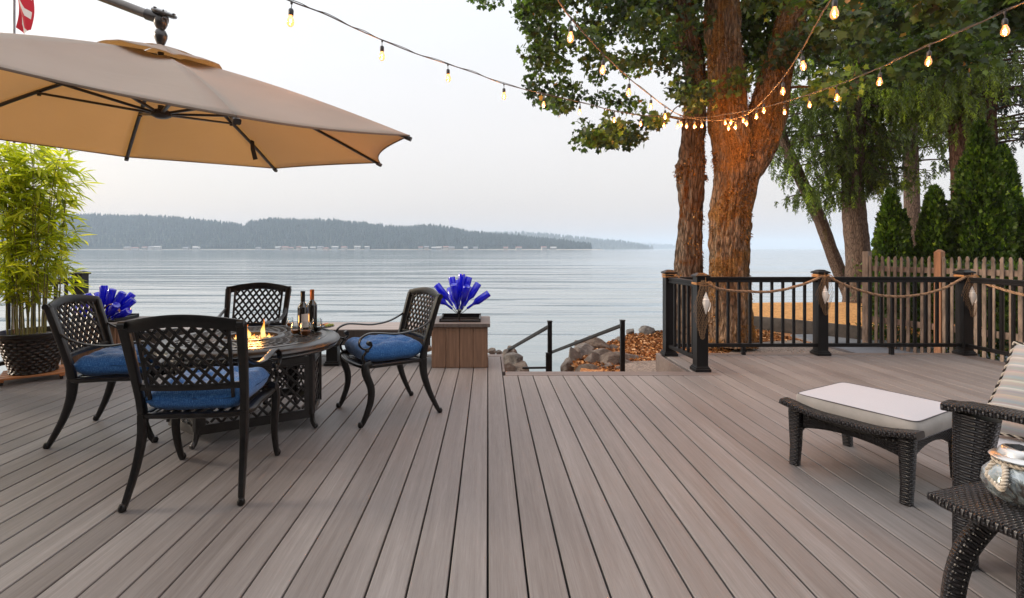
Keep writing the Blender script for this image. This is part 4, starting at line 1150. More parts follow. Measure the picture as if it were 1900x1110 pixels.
# local x: from near-left toward back-right side... rails run along local y
hx, hy = .30, .285
for sx in (-1, 1):
    for sy in (-1, 1):
        m = MB(); X, Y = sx * (hx - .02), sy * (hy - .015)
        pts = [Vector((X + sx * .012 * (i < 1), Y, z)) for i, z in enumerate((0.0, .1, .2, .30, .335))]
        m.sweep(pts, [(.024, .024), (.026, .026), (.029, .030), (.031, .034), (.030, .034)], n=16, ref=(1, 0, 0), power=0.45); m.build('leg', WK, ot)
for sx in (-1, 1):      # flat curved side rails
    m = MB(); pts = []
    for i in range(25):
        v = -1 + 2 * i / 24
        pts.append(Vector((sx * (hx + .0), v * (hy + .045), .352 - .030 * (cos(v * pi * .5)) ** 1.0 + .012 * cos(v * pi * 2) * .3 + .0 * v)))
    m.sweep(pts, (.046, .017), n=16, ref=(1, 0, 0), power=0.5); m.build('side_rail', WK, ot)
    m = MB()            # apron under the rail, arched below
    def fn(u, v, sx=sx):
        y = (-1 + 2 * u) * (hy - .04); top = .315 - .028 * cos((-1 + 2 * u) * pi / 2); bot = .235 + .035 * (1 - (2 * u - 1) ** 2) - 0.02
        return Vector((sx * (hx - .022), y, bot + (top - .012 - bot) * v))
    m.grid(fn, 16, 4, uvfn=lambda u, v: (u * .5, v * .09)); q = m.build('apron', WK, ot); q.modifiers.new('t', 'SOLIDIFY').thickness = .022
for sy in (-1, 1):
    m = MB()
    def fn(u, v, sy=sy):
        x = (-1 + 2 * u) * (hx - .05); bot = .19 + .065 * (1 - (2 * u - 1) ** 2)
        return Vector((x, sy * (hy - .015), bot + (.315 - bot) * v))
    m.grid(fn, 16, 4, uvfn=lambda u, v: (u * .5, v * .12)); q = m.build('apron', WK, ot); q.modifiers.new('t', 'SOLIDIFY').thickness = .022
m = MB(); m.slab((-hx + .03, -hy + .02, .27), (hx - .03, hy - .02, .295)); m.build('seat_deck', M['rail'], ot)

def box_cushion(parent, lo, hi, crown=.02, side=None, name='cushion', top_mat=None):
    """box cushion with crowned top, separate boxing and piping; lo / hi corners in local space"""
    side = side or M['beige_side']; top_mat = top_mat or M['white_cushion']
    x0, y0, z0 = lo; x1, y1, z1 = hi; cx, cy = (x0 + x1) / 2, (y0 + y1) / 2; ax, ay = (x1 - x0) / 2, (y1 - y0) / 2; rc = .035
    def rim(u):
        a = 2 * pi * u; ca, sa = cos(a), sin(a)
        p = .13
        return Vector((cx + ax * math.copysign(abs(ca) ** p, ca), cy + ay * math.copysign(abs(sa) ** p, sa), 0))
    K = 96
    us = [k / K for k in range(K)]
    m = MB()
    def f_top(u, v):
        p = rim(u); c_ = Vector((cx, cy, 0)); q = c_.lerp(p, v)
        cr = crown * (1 - v ** 3) + mnoise.noise(Vector((q.x * 5, q.y * 5, 2))) * .004 * (1 - v ** 6)
        return Vector((q.x, q.y, z1 + cr))
    m.grid(f_top, K, 10, closed_u=True, uvfn=lambda u, v: (u, v)); top = m.build(name, top_mat, parent)
    m = MB()
    def f_side(u, v):
        p = rim(u); bul = .010 * sin(pi * v) + mnoise.noise(Vector((p.x * 7, p.y * 7, v * 1.5))) * .006
        n_ = Vector((p.x - cx, p.y - cy, 0)).normalized()
        return Vector((p.x, p.y, z0 + (z1 - z0) * v)) + n_ * bul
    m.grid(f_side, K, 6, closed_u=True, uvfn=lambda u, v: (u * 2.4, v * .1)); m.build('boxing', side, top)
    m = MB()
    for z in (z0, z1): m.sweep([rim(u) + Vector((0, 0, z)) for u in us], .003, n=6, ref=(0, 0, 1), closed=True)
    m.build('piping', M['piping'], top)
    return top
box_cushion(ot, (-.262, -.30, .310), (.262, .285, .402), .018)

# ------------------------------------------------------------------ wicker lounge chair (faces up and to the left)
lc = thing('wicker_lounge_chair', 'dark wicker lounge chair with white seat cushion at the right edge', 'lounge chair', (1.815, 2.055, 0.001), radians(29) )
# local x = g (across the seat, away from the near arm), local y = forward; the front outer corner of the near arm is the origin
WD = .66; DP = .66
for k, X in enumerate((.055, WD - .055)):
    m = MB(); pts = []          # tapered front panel running down into the leg
    for i in range(9):
        z = .60 * (1 - i / 8); wy = .033 + .036 * max(0, (z - .12) / .5) ** 1.0
        pts.append(Vector((X, -.012 - wy * 1.0, z)))
    m.sweep(pts, [(.036 + .006 * (i < 3), .034 + .036 * max(0, (p.z - .12) / .5)) for i, p in enumerate(pts)], n=20, ref=(1, 0, 0), power=0.4); m.build('leg', WK, lc)
    m = MB(); m.sweep([(X, -DP, .62), (X, -DP + .02, .25), (X, -DP - .03, 0)], (.03, .034), n=14, ref=(1, 0, 0), power=.45); m.build('leg', WK, lc)
    m = MB(); pts = []
    for i in range(21):
        q = i / 20; pts.append(Vector((X, .015 - q * (DP + .03), .622 + .010 * sin(q * pi * .9) - .085 * max(0, q - .25) ** 1.5 - .006 * (q < .06))))
    m.sweep(pts, (.054, .017), n=16, ref=(1, 0, 0), power=0.45); m.build('armrest', WK, lc)
m = MB(); m.slab((.08, -.075, .19), (WD - .08, -.045, .30)); m.build('front_apron', WK, lc, bevel=.008)
for X in (.075, WD - .075):
    m = MB(); m.slab((X - .014, -DP + .02, .19), (X + .014, -.13, .285)); m.build('side_apron', WK, lc, bevel=.006)
m = MB(); m.slab((.09, -DP + .02, .24), (WD - .09, -.05, .27)); m.build('seat_deck', M['rail'], lc)
m = MB()
def fnb(u, v): return Vector((.05 + (WD - .10) * u, -DP - .02 - .16 * v - .02 * sin(pi * u), .26 + .62 * v + .04 * sin(pi * u) * v))
m.grid(fnb, 14, 14, uvfn=lambda u, v: (u * .56, v * .62)); q = m.build('backrest', WK, lc); q.modifiers.new('t', 'SOLIDIFY').thickness = .04
box_cushion(lc, (.112, -DP + .02, .285), (WD - .112, -.01, .435), .012)
m = MB()
def fnc(u, v, sg=1):
    x, y = 2 * u - 1, 2 * v - 1; ex = (max(0, 1 - abs(x) ** 6)) ** .4 * (max(0, 1 - abs(y) ** 6)) ** .4
    return Vector((WD / 2 + x * .215, -DP + .07 - .14 * v + sg * .06 * ex, .45 + .42 * v))
m.grid(lambda u, v: fnc(u, v, 1), 18, 18, uvfn=lambda u, v: (u, v * .5)); m.grid(lambda u, v: fnc(u, v, -1), 12, 12, uvfn=lambda u, v: (u, v * .5), flip=True); m.build('back_cushion', M['white_cushion'], lc)
# striped pillow leaning on the far arm
pl = thing('striped_pillow', 'striped pillow with black and cream rope edging leaning in the lounge chair', 'pillow', (1.815, 2.055, 0.001), radians(29))
PA = Vector((.395, .035, .455)); PU = Vector((0, -1, -.0)); PV = Vector((.20, -.07, .365)); PN = PU.cross(PV).normalized()
PW = .46
def pfn(u, v, sg):
    x, y = 2 * u - 1, 2 * v - 1; ex = (max(0, 1 - abs(x) ** 3.5)) ** .5 * (max(0, 1 - abs(y) ** 3.5)) ** .5
    pin = 1 - .05 * (1 - abs(x)) * 0
    uu = .5 + .5 * x * (1 - .05 * (1 - y * y)); vv = .5 + .5 * y * (1 - .04 * (1 - x * x))
    return PA + PU * (PW * uu) + PV * vv * 1.02 + PN * (sg * .065 * ex)
m = MB(); m.grid(lambda u, v: pfn(u, v, 1), 24, 24, uvfn=lambda u, v: (u * .46, v * .42 + .03 * u)); m.grid(lambda u, v: pfn(u, v, -1), 24, 24, uvfn=lambda u, v: (u * .46, v * .42), flip=True)
pc = m.build('pillow_cover', M['stripes'], pl)
edge = [pfn(u, 0, 0) for u in np.linspace(0, 1, 30)] + [pfn(1, v, 0) for v in np.linspace(0, 1, 30)][1:] + [pfn(u, 1, 0) for u in np.linspace(1, 0, 30)][1:] + [pfn(0, v, 0) for v in np.linspace(1, 0, 30)][1:-1]
def twisted(pts, r, turns, mats, names, parent, closed=False):
    for j, (mt, nm) in enumerate(zip(mats, names)):
        m = MB(); q = []; n = len(pts); dense = []
        for i in range(n - (0 if closed else 1)):
            a, b = pts[i], pts[(i + 1) % n]
            for k in range(4): dense.append(a.lerp(b, k / 4))
        if not closed: dense.append(pts[-1])
        s_ = 0
        for i, p in enumerate(dense):
            t_ = (dense[(i + 1) % len(dense)] - dense[i - 1]) if (closed or 0 < i < len(dense) - 1) else (dense[1] - dense[0])
            t_.normalize(); u_ = t_.cross(Vector((.2, .3, 1))).normalized(); w_ = t_.cross(u_)
            if i: s_ += (p - dense[i - 1]).length
            a = s_ * turns * 2 * pi + pi * 2 * j / len(mats)
            q.append(p + (u_ * cos(a) + w_ * sin(a)) * r * .55)
        m.sweep(q, r * .62, n=6, closed=closed, ref=(0.2, .3, 1)); m.build(nm, mt, parent)
twisted(edge, .0065, 26, (M['rope_dark'], M['rope_light']), ('rope_edging', 'rope_edging'), pl, True)

# ------------------------------------------------------------------ wicker side table and lantern jar
st = thing('wicker_side_table', 'low dark wicker side table with curved legs in the near right corner', 'side table', (1.40, 1.665, 0.001), radians(17.5))
# origin = far-left corner of the top; local x along the back edge, local -y toward the camera
TW, TD, TZ = .50, .50, .466
m = MB(); K = 60
def rimp(u, off=0.0):
    a = 2 * pi * u; p = .25; ca, sa = cos(a), sin(a)
    return Vector((TW / 2 + (TW / 2 + off) * math.copysign(abs(ca) ** p, ca), -TD / 2 + (TD / 2 + off) * math.copysign(abs(sa) ** p, sa), 0))
def ftp(u, v):
    q = Vector((TW / 2, -TD / 2, 0)).lerp(rimp(u), v); return Vector((q.x, q.y, TZ + .003 * (1 - v)))
idx = None
m.grid(lambda u, v: Vector((.008 + (TW - .016) * u, -.008 - (TD - .016) * v, TZ - .001)), 2, 2, uvfn=lambda u, v: (u * .5, v * .5)); 
tp = m.build('table_top', WK, st); tp.modifiers.new('t', 'SOLIDIFY').thickness = .02
m = MB(); m.sweep([rimp(k / K, -.006) + Vector((0, 0, TZ - .016)) for k in range(K)], (.013, .010), n=14, ref=(0, 0, 1), power=.6, closed=True); m.build('rim', WK, st)
for (X, Y) in ((.10, -.10), (TW - .09, -.07), (.10, -TD + .09), (TW - .09, -TD + .09)):
    sx = 1 if X > TW / 2 else -1; sy = 1 if Y > -TD / 2 else -1
    m = MB(); d1 = Vector((sx * .7, sy * .7, 0))
    if (sx, sy) == (-1, 1):
        pts = catmull([(X + .045, Y - .02, TZ - .03), (X + .01, Y + .0, TZ - .08), (X - .045, Y + .02, .30), (X - .075, Y + .03, .18), (X - .085, Y + .03, .0)], 5)
    elif (sx, sy) == (1, 1):
        pts = catmull([(X, Y, TZ - .03), (X + .01, Y + .01, .30), (X + .018, Y + .02, .15), (X + .02, Y + .02, 0)], 5)
    else:
        pts = catmull([Vector((X, Y, TZ - .03)) - d1 * .03, Vector((X, Y, .35)), Vector((X, Y, .2)) + d1 * .05, Vector((X, Y, 0)) + d1 * .07], 5)
    m.sweep(pts, (.026, .028), n=16, ref=(sy * .7, -sx * .7, 0), power=.6); m.build('leg', WK, st)
jr = thing('lantern_jar', 'squat crackled glass lantern jar with metal lid and rope on the side table', 'lantern', (1.635, 1.59, TZ + .004), 0)
m = MB(); m.lathe([(.0, 0), (.045, .002), (.075, .022), (.090, .055), (.085, .085), (.066, .108), (.055, .116), (.054, .124), (.058, .126)], 40); m.build('jar_body', M['crackle'], jr)
m = MB(); m.lathe([(.050, .128), (.066, .130), (.071, .136), (.066, .142), (.052, .146), (.046, .160), (.040, .166), (.036, .167), (0, .167)], 40); m.build('jar_lid', M['lid'], jr)
m = MB(); m.box((0, 0, .1685), (.045, .045, .003)); m.build('solar_cell', M['solar'], jr)
nk = [Vector((.058 * cos(2 * pi * k / 40), .058 * sin(2 * pi * k / 40), .121)) for k in range(40)]
twisted(nk, .0055, 40, (M['rope_light'], M['rope_light']), ('neck_rope', 'neck_rope'), jr, True)
lp = catmull([(-.056, -.01, .120), (-.078, -.035, .105), (-.098, -.05, .082), (-.100, -.045, .062), (-.088, -.02, .060), (-.080, .02, .08), (-.058, .02, .118)], 5)
twisted(lp, .0075, 40, (M['rope_light'], M['rope_light']), ('rope_loop', 'rope_loop'), jr, False)

# ------------------------------------------------------------------ potted bamboo on caddies
def leafy_bamboo(x, y, label, rim_r, n_culm, seed, top_lo, top_hi, label_pot, label_cad):
    rg = random.Random(seed); nr = np.random.default_rng(seed)
    # caddy
    cd = thing('plant_caddy', label_cad, 'plant caddy', (x, y, 0.003), radians(38 if seed == 1 else 20), 'rolling wooden plant caddies')
    m = MB()
    for k in range(5): m.slab((-.235, -.21 + k * .088, .048), (.235, -.21 + k * .088 + .068, .066))
    m.build('slats', M['caddy'], cd, bevel=.003)
    m = MB(); m.slab((-.235, -.215, .030), (-.195, .215, .047)); m.slab((.195, -.215, .030), (.235, .215, .047)); m.build('battens', M['caddy'], cd, bevel=.003)
    for sx in (-1, 1):
        for sy in (-1, 1):
            m = MB(); c = (sx * .21, sy * .19, .017)
            m.sweep([(c[0] - .012, c[1], c[2]), (c[0] + .012, c[1], c[2])], .017, n=14, ref=(0, 0, 1)); m.slab((c[0] - .016, c[1] - .012, .026), (c[0] + .016, c[1] + .012, .031)); m.build('castor', M['castor'], cd)
    # pot
    pt = thing('basket_pot', label_pot, 'plant pot', (x, y, .072), 0, 'dark basket-weave pots')
    H = .385; s = rim_r / .285
    m = MB(); prof = [(.17, 0), (.182, .0), (.186, .018), (.178, .026), (.185, .05), (.215, .14), (.238, .23), (.248, .30), (.250, .335)]
    m.lathe([(a * s, b) for a, b in prof], 56, cap1=False); m.build('pot_body', M['pot'], pt)
    m = MB(); m.lathe([(.248 * s, .325), (.262 * s, .332), (.268 * s, .345), (.262 * s, .352), (.272 * s, .358), (.285 * s, .372), (.288 * s, .385), (.280 * s, .392), (.266 * s, .388), (.255 * s, .35), (.25 * s, .33)], 56, cap0=False, cap1=False); m.build('pot_rim', M['pot_rim'], pt)
    m = MB(); m.lathe([(0, .345), (.252 * s, .345)], 40, cap0=False, cap1=False); m.build('soil', M['soil'], pt)
    # bamboo
    bb = thing('potted_bamboo', label, 'bamboo', (x, y, .072 + .345), 0, 'potted bamboo plants')
    culms = MB(); LP = []; LA = []; LN = []
    for k in range(n_culm):
        a = rg.random() * 2 * pi; r = .20 * sqrt(rg.random()); h = rg.uniform(top_lo, top_hi)
        lean = Vector((cos(a) * rg.uniform(.02, .16) + rg.uniform(-.05, .05), sin(a) * rg.uniform(.02, .16), 0)) * (h / 1.7)
        p0 = Vector((r * cos(a), r * sin(a), -.01)); pts = []
        for i in range(11):
            q = i / 10; pts.append(p0 + lean * q ** 1.5 * 1.2 + Vector((rg.uniform(-.006, .006), rg.uniform(-.006, .006), h * q)) + Vector((0, 0, -.12 * q ** 6)))
        culms.sweep(pts, [.0055 * (1 - .75 * i / 10) + .001 for i in range(11)], n=6)
        nb = int(h * 11.5)
        for j in range(nb):
            q = rg.uniform(.14, 1.0) ** .8
            i = min(9, int(q * 10)); base = pts[i].lerp(pts[i + 1], q * 10 - i)
            az = rg.random() * 2 * pi; ln = rg.uniform(.07, .26) * (1 - .2 * q)
            d = Vector((cos(az), sin(az), rg.uniform(.15, .9))).normalized(); e = base + d * ln
            culms.sweep([base, base.lerp(e, .5) + Vector((0, 0, .01)), e + Vector((0, 0, -.015))], .0012, n=3, caps=False)
            for l in range(rg.randint(5, 9)):
                f = rg.uniform(.25, 1.05); lp_ = base.lerp(e, f)
                az2 = az + rg.uniform(-1.3, 1.3); el = rg.uniform(-.9, .45)
                ax = Vector((cos(az2) * cos(el), sin(az2) * cos(el), sin(el)))
                LP.append(lp_); LA.append(ax); LN.append(Vector((rg.uniform(-.5, .5), rg.uniform(-.5, .5), 1)))
    culms.build('culms', M['culm'], bb)
    P_ = np.array([list(p) for p in LP]); A_ = np.array([list(p) for p in LA]); N_ = np.array([list(p) for p in LN]); n = len(P_)
    tm = [(0, 0, 0), (.085, .25, .012), (.07, .6, .0), (0, 1, -.10), (-.07, .6, .0), (-.085, .25, .012)]
    sc = nr.uniform(.09, .185, n)
    # random leaf tone, painted yellower towards the top as if sunlit
    lit_tone = np.clip(nr.normal(.42, .22, n) + .16 * (P_[:, 2] / top_hi - .3) , 0, 1)
    bulk('leaves', tm, [(0, 1, 2, 3), (0, 3, 4, 5)], P_, frames(A_, N_), sc, lit_tone, M['bamboo'], bb)
leafy_bamboo(-4.36, 4.97, 'tall bright green bamboo in the pot just behind the leftmost chair', .290, 25, 1, 1.45, 2.15,
             'dark basket-weave pot fully in view on its pine caddy', 'pine slatted caddy on castors under the pot in full view')
leafy_bamboo(-4.52, 4.30, 'yellow green bamboo rising at the very left edge under the umbrella', .285, 25, 2, 1.3, 2.1,
             'dark basket-weave pot cut off at the left edge', 'pine caddy corner with a castor at the left edge')
# small boat flag on a pole
fg = thing('flag', 'small red and white flag on a thin pole above the umbrella', 'flag', (-5.95, 6.5, -.5), 0)
m = MB(); m.sweep([(0, 0, 0), (0, 0, 5.6)], .014, n=10); m.build('pole', simple('flag_pole', (.25, .25, .26), .4, metal=.5), fg)
m = MB(); m.grid(lambda u, v: Vector((.02 + .20 * u + .015 * sin(v * 6), .03 * sin(u * 6 + v * 4), 4.43 + .75 * v + .16 * abs(u - .6))), 10, 20); m.build('cloth', M['flag'], fg)
# ------------------------------------------------------------------ land, water, shore
WZ = -2.35; HAZE = 0.00029
def edge_y(x):
    P_ = [(-40, 6.5), (-8, 7.2), (-3, 7.6), (-0.6, 7.7), (0.25, 7.2), (0.5, 4.6), (.92, 4.6), (1.15, 7.2), (1.9, 8.6), (2.6, 9.6), (4.0, 10.3), (5.5, 12.0), (7, 13.5), (9, 14.8), (14, 16), (40, 19)]
    for (a, b), (c, d) in zip(P_, P_[1:]):
        if a <= x <= c: return b + (d - b) * (x - a) / (c - a)
    return 7
def ground_z(x, y):
    e = edge_y(x); g = -.36 if x > .6 else (-.36 - .35 * min(1, (.6 - x) / 1.5))
    g += .02 * mnoise.noise(Vector((x * .8, y * .8, 0)))
    if y > e: g -= min(3.0, (y - e) * 1.15)
    return max(g, WZ - .6)
m = MB()
m.grid(lambda u, v: Vector((-30 + 70 * u, -4 + 28 * v, ground_z(-30 + 70 * u, -4 + 28 * v))), 280, 160)
o = m.build('ground', M['mulch'], angle=180); struct(o, 'orange brown bark mulch on the bank beside the steps')
m = MB(); m.grid(lambda u, v: Vector((-12000 + 24000 * u, -60 + 12000 * v, WZ)), 2, 2); o = m.build('water', M['water'], smooth=False); struct(o, 'calm grey blue water with long ripples')
# gravel, patio slab, raised dry lawn with a timber edge
def poly(name, pts, z, mat, thick=.05, lab=None, cat='structure'):
    m = MB(); m.prism([(p[0], p[1], 0) for p in pts], (0, 0, z - thick), (0, 0, z)); o = m.build(name, mat, smooth=False); struct(o, lab); return o
poly('gravel', [(1.6, 6.25), (5.5, 6.25), (5.5, 7.2), (5.3, 8.9), (4.3, 8.6), (3.3, 7.4), (1.9, 7.2)], -.325, M['gravel'], lab='grey brown gravel strip just beyond the deck')
poly('patio', [(5.52, 6.25), (8.4, 6.25), (7.2, 8.2), (6.3, 9.5), (5.5, 9.4)], -.315, M['patio'], lab='blue grey patio slab beyond the railing near the fence')
lawn = [(5.25, 10.45), (6.5, 8.95), (6.9, 9.0), (7.4, 12.6), (5.9, 12.7), (5.3, 12.2)]
poly('lawn', [(4.9, 10.6), (6.35, 9.05), (6.5, 8.9), (9.5, 9.0), (9.5, 13.0), (7.0, 12.9), (5.6, 12.6), (4.9, 11.6)], -.10, M['dry_lawn'], .3, lab='dry orange lawn lit by low sun beyond the railing')
t = MB(); a, b = Vector((4.95, 10.58, -.24)), Vector((6.5, 8.86, -.24))
t.sweep([a, a.lerp(b, .5) + Vector((0, 0, .01)), b], (.06, .15), n=8, ref=(1, 1, 0), power=.5); o = t.build('timber_edging', M['log'], bevel=0); tag(o, 'dark weathered timber edging that holds up the dry lawn', 'edging')
# mulch chips on the bank
nr = np.random.default_rng(3); n = 26000
X = nr.uniform(.9, 5.4, n); Y = nr.uniform(6.3, 10.8, n)
keep = np.array([y < edge_y(x) + .25 and not (x > 1.7 and y < 7.15) and not (x < 1.5 and y < 7.0) for x, y in zip(X, Y)]); X, Y = X[keep], Y[keep]; n = len(X)
Z = np.array([ground_z(x, y) for x, y in zip(X, Y)]) + .006 + nr.uniform(0, .02, n)
ax = nr.normal(0, 1, (n, 3)); ax[:, 2] *= .35; nn = nr.normal(0, .5, (n, 3)); nn[:, 2] += 1
o = bulk('mulch_chips', [(-.3, -.5, 0), (.3, -.45, 0), (.22, .5, .05), (-.28, .45, 0)], [(0, 1, 2, 3)], np.stack([X, Y, Z], 1), frames(ax, nn), nr.uniform(.02, .06, n), nr.random(n) ** 1.2, M['chip'])
tag(o, 'orange bark chips spread over the bank around the tree', 'mulch', kind='stuff')

# ------------------------------------------------------------------ rocks
def rock(p, size, seed, label, group='grey boulders along the bank'):
    bm = bmesh.new(); bmesh.ops.create_icosphere(bm, subdivisions=3, radius=1)
    rg = random.Random(seed); pl_ = []
    for k in range(11):
        v = Vector((rg.gauss(0, 1), rg.gauss(0, 1), rg.gauss(0, 1))).normalized(); pl_.append((v, rg.uniform(.50, .80)))
    for v in bm.verts:
        q = v.co.copy()
        for nrm, d in pl_:
            t_ = q.dot(nrm)
            if t_ > d: q -= nrm * (t_ - d) * .97
        q *= 1 + .05 * mnoise.noise(q * 2.1 + Vector((seed, 0, 0))) + .03 * mnoise.noise(q * 6 + Vector((0, seed, 0)))
        v.co = Vector((q.x * size[0], q.y * size[1], q.z * size[2]))
    me = bpy.data.meshes.new('boulder'); bm.to_mesh(me); bm.free()
    for f in me.polygons: f.use_smooth = True
    me.set_sharp_from_angle(angle=radians(24))
    me.materials.append(M['rock'])
    o = bpy.data.objects.new('boulder', me); COL.objects.link(o); o.location = p; o.rotation_euler = (rg.uniform(-.3, .3), rg.uniform(-.3, .3), rg.random() * 3)
    tag(o, label, 'boulder', group); return o
S = 1 / FX
def rk(px, py, d, wpx, hpx, seed, label, depth=.9):
    rock(at(px, py, d), (wpx * .72 * d * S, wpx * .6 * d * S * depth, hpx * .80 * d * S), seed, label)
rk(941, 661, 7.6, 26, 18, 1, 'small grey boulder just beyond the pale deck trim, topmost of the left pile')
rk(953, 674, 7.3, 40, 26, 2, 'rounded dark boulder in the middle of the left pile beside the steps')
rk(966, 686, 7.1, 42, 20, 3, 'low boulder at the right foot of the left pile beside the steps')
rk(938, 688, 7.0, 30, 20, 4, 'low boulder at the left foot of the left pile beside the steps')
rk(911, 652, 7.9, 18, 10, 5, 'small pebble-like boulder peeping over the deck right of the planter')
rk(927, 655, 7.9, 14, 8, 55, 'smallest boulder between the planter pebble and the left pile')
rk(1082, 655, 7.9, 48, 24, 6, 'flat-topped brown grey boulder with mulch behind it, between the handrail posts')
rk(1103, 638, 8.4, 44, 20, 7, 'pale grey boulder topping the right rock pile')
rk(1076, 642, 8.1, 24, 22, 8, 'dark narrow boulder at the upper left of the right rock pile')
rk(1068, 672, 7.5, 28, 40, 9, 'tall leaning boulder at the left side of the right rock pile')
rk(1050, 684, 7.3, 24, 28, 10, 'dark boulder at the lowest left corner of the right rock pile')
rk(1098, 680, 7.3, 40, 36, 11, 'dark wedge-shaped boulder low in the right rock pile')
rk(1127, 674, 7.3, 54, 28, 12, 'large blue grey slab boulder in the middle of the right rock pile')
rk(1124, 689, 7.0, 50, 16, 13, 'low grey boulder right above the deck edge in the right rock pile')
rk(1160, 665, 7.5, 36, 16, 14, 'flat grey boulder behind the right handrail post')
rk(1162, 678, 7.2, 28, 18, 15, 'pale tan boulder at the foot of the right handrail post')
rk(1148, 688, 7.0, 30, 14, 16, 'small dark boulder left of the right handrail post at the deck edge')
rk(1182, 666, 7.6, 34, 9, 17, 'thin flat boulder between the mulch and the gravel')
rk(1170, 620, 9.7, 24, 16, 18, 'small boulder at the top of the mulch left of the rounded one')
rk(1199, 618, 9.8, 38, 20, 19, 'rounded grey boulder on the skyline at the top of the mulch')
rk(1150, 632, 9.0, 22, 16, 20, 'dark boulder at the upper left edge of the mulch bank')
rk(1228, 622, 9.9, 22, 14, 21, 'small boulder half hidden by the black corner post')
rk(1140, 650, 8.3, 24, 14, 23, 'small boulder in the mulch just left of the right handrail post')
rk(1066, 660, 7.8, 26, 22, 61, 'brown boulder wedged behind the tall leaning one in the right pile')
rk(1112, 660, 7.7, 44, 20, 62, 'grey boulder behind the blue grey slab in the right rock pile')
rk(1142, 668, 7.4, 30, 22, 63, 'angular boulder between the slab and the right handrail post')
rk(1085, 690, 7.0, 36, 20, 64, 'low brown boulder in front of the wedge-shaped one at the deck edge')
rk(1190, 685, 7.1, 40, 14, 65, 'low grey stone in the gravel right of the right handrail post')
rk(948, 650, 7.9, 18, 10, 66, 'small stone behind the topmost boulder of the left pile')
for i, (px, py, w_, h_) in enumerate(((702, 648, 20, 12), (722, 650, 22, 11), (742, 647, 22, 14), (764, 649, 24, 14), (786, 646, 22, 14))):
    rk(px, py, 8.2, w_, h_, 30 + i, ('first', 'second', 'third', 'fourth', 'last')[i] + ' small tan boulder from the left between chair and planter')
# ------------------------------------------------------------------ picket fence
FA = Vector((6.21, 8.45, 0)); FB2 = Vector((8.0, 3.15, 0))
d = (FB2 - FA); ln = d.length; u_ = d.normalized(); rz = atan2(u_.y, u_.x)
fe = thing('picket_fence', 'weathered picket fence with pointed tops in front of the clipped evergreens', 'fence', FA, rz)
m = MB(); m.slab((0, -.02, .885), (ln, .02, .965)); m.build('upper_rail', M['picket'], fe, bevel=.004)
m = MB(); m.slab((0, -.02, .06), (ln, .02, .15)); m.build('lower_rail', M['picket'], fe, bevel=.004)
rg = random.Random(9); k = 0; x = .06
while x < ln:
    m = MB(); h = 1.135 + rg.uniform(-.012, .012); w2 = .021; z0 = -.32; tl = rg.uniform(-.006, .006)
    wig = [rg.uniform(-.004, .004) for _ in range(6)]
    a = [(x - w2 + wig[0], 0, z0), (x + w2, 0, z0), (x + w2 + wig[1], 0, h - .10), (x + w2 * .75, 0, h - .075), (x + w2 + wig[2], 0, h - .05), (x + w2 * .6 + tl, 0, h - .015), (x + tl, 0, h), (x - w2 * .6 + tl, 0, h - .015), (x - w2 + wig[3], 0, h - .05), (x - w2 * .75, 0, h - .075), (x - w2 + wig[4], 0, h - .10)]
    m.prism(a, (0, -.043, 0), (0, -.023, 0)); m.build('picket', M['picket'], fe, bevel=.002, segs=1); x += .094
for xx in (1.02, 3.35): 
    m = MB(); m.slab((xx - .045, -.055, -.4), (xx + .045, .045, 1.20)); m.lathe([(.064, 1.20), (.02, 1.235), (0, 1.235)], 4, (xx, 0, 0), Matrix.Rotation(pi / 4, 3, 'Z')); m.build('fence_post', M['picket_post'], fe, bevel=.005)
m = MB(); m.slab((-.06, -.05, -.4), (.03, .05, 1.20)); m.build('fence_post', M['picket'], fe, bevel=.004)

# ------------------------------------------------------------------ trunks
def trunk_mesh(pts, rad, n=64, sub=10, amp=.05, seed=0, ridge=.02, mat=None, parent=None, name='trunk'):
    P_ = catmull(pts, sub); R_ = []
    for i in range(len(pts) - 1):
        for k in range(sub): R_.append(rad[i] + (rad[i + 1] - rad[i]) * k / sub)
    R_.append(rad[-1]); m = MB(); L_ = len(P_)
    def fn(u, v):
        i = min(L_ - 1, int(round(v * (L_ - 1)))); a = 2 * pi * u
        p = P_[i]; t_ = (P_[min(i + 1, L_ - 1)] - P_[max(0, i - 1)]).normalized()
        e1 = Vector((1, 0, 0)); e1 = (e1 - t_ * e1.dot(t_)).normalized(); e2 = t_.cross(e1)
        dn = Vector((cos(a), sin(a), 0))
        q = Vector((cos(a) * 1.2 + seed, sin(a) * 1.2, p.z * .8))
        r = R_[i] * (1 + amp * 2.2 * mnoise.noise(q * 1.3)) + ridge * mnoise.noise(Vector((cos(a) * 7 + seed, sin(a) * 7, p.z * 1.6))) + ridge * .7 * mnoise.noise(Vector((cos(a) * 16, sin(a) * 16 + seed, p.z * 7)))
        r -= ridge * .9 * (1 - min(1, abs(mnoise.noise(Vector((cos(a) * 5.5 + seed * 2, sin(a) * 5.5, p.z * .9)))) * 5)) * .5
        return p + (e1 * cos(a) + e2 * sin(a)) * r
    m.grid(fn, n, L_ - 1, closed_u=True, uvfn=lambda u, v: (u, v))
    return m, P_

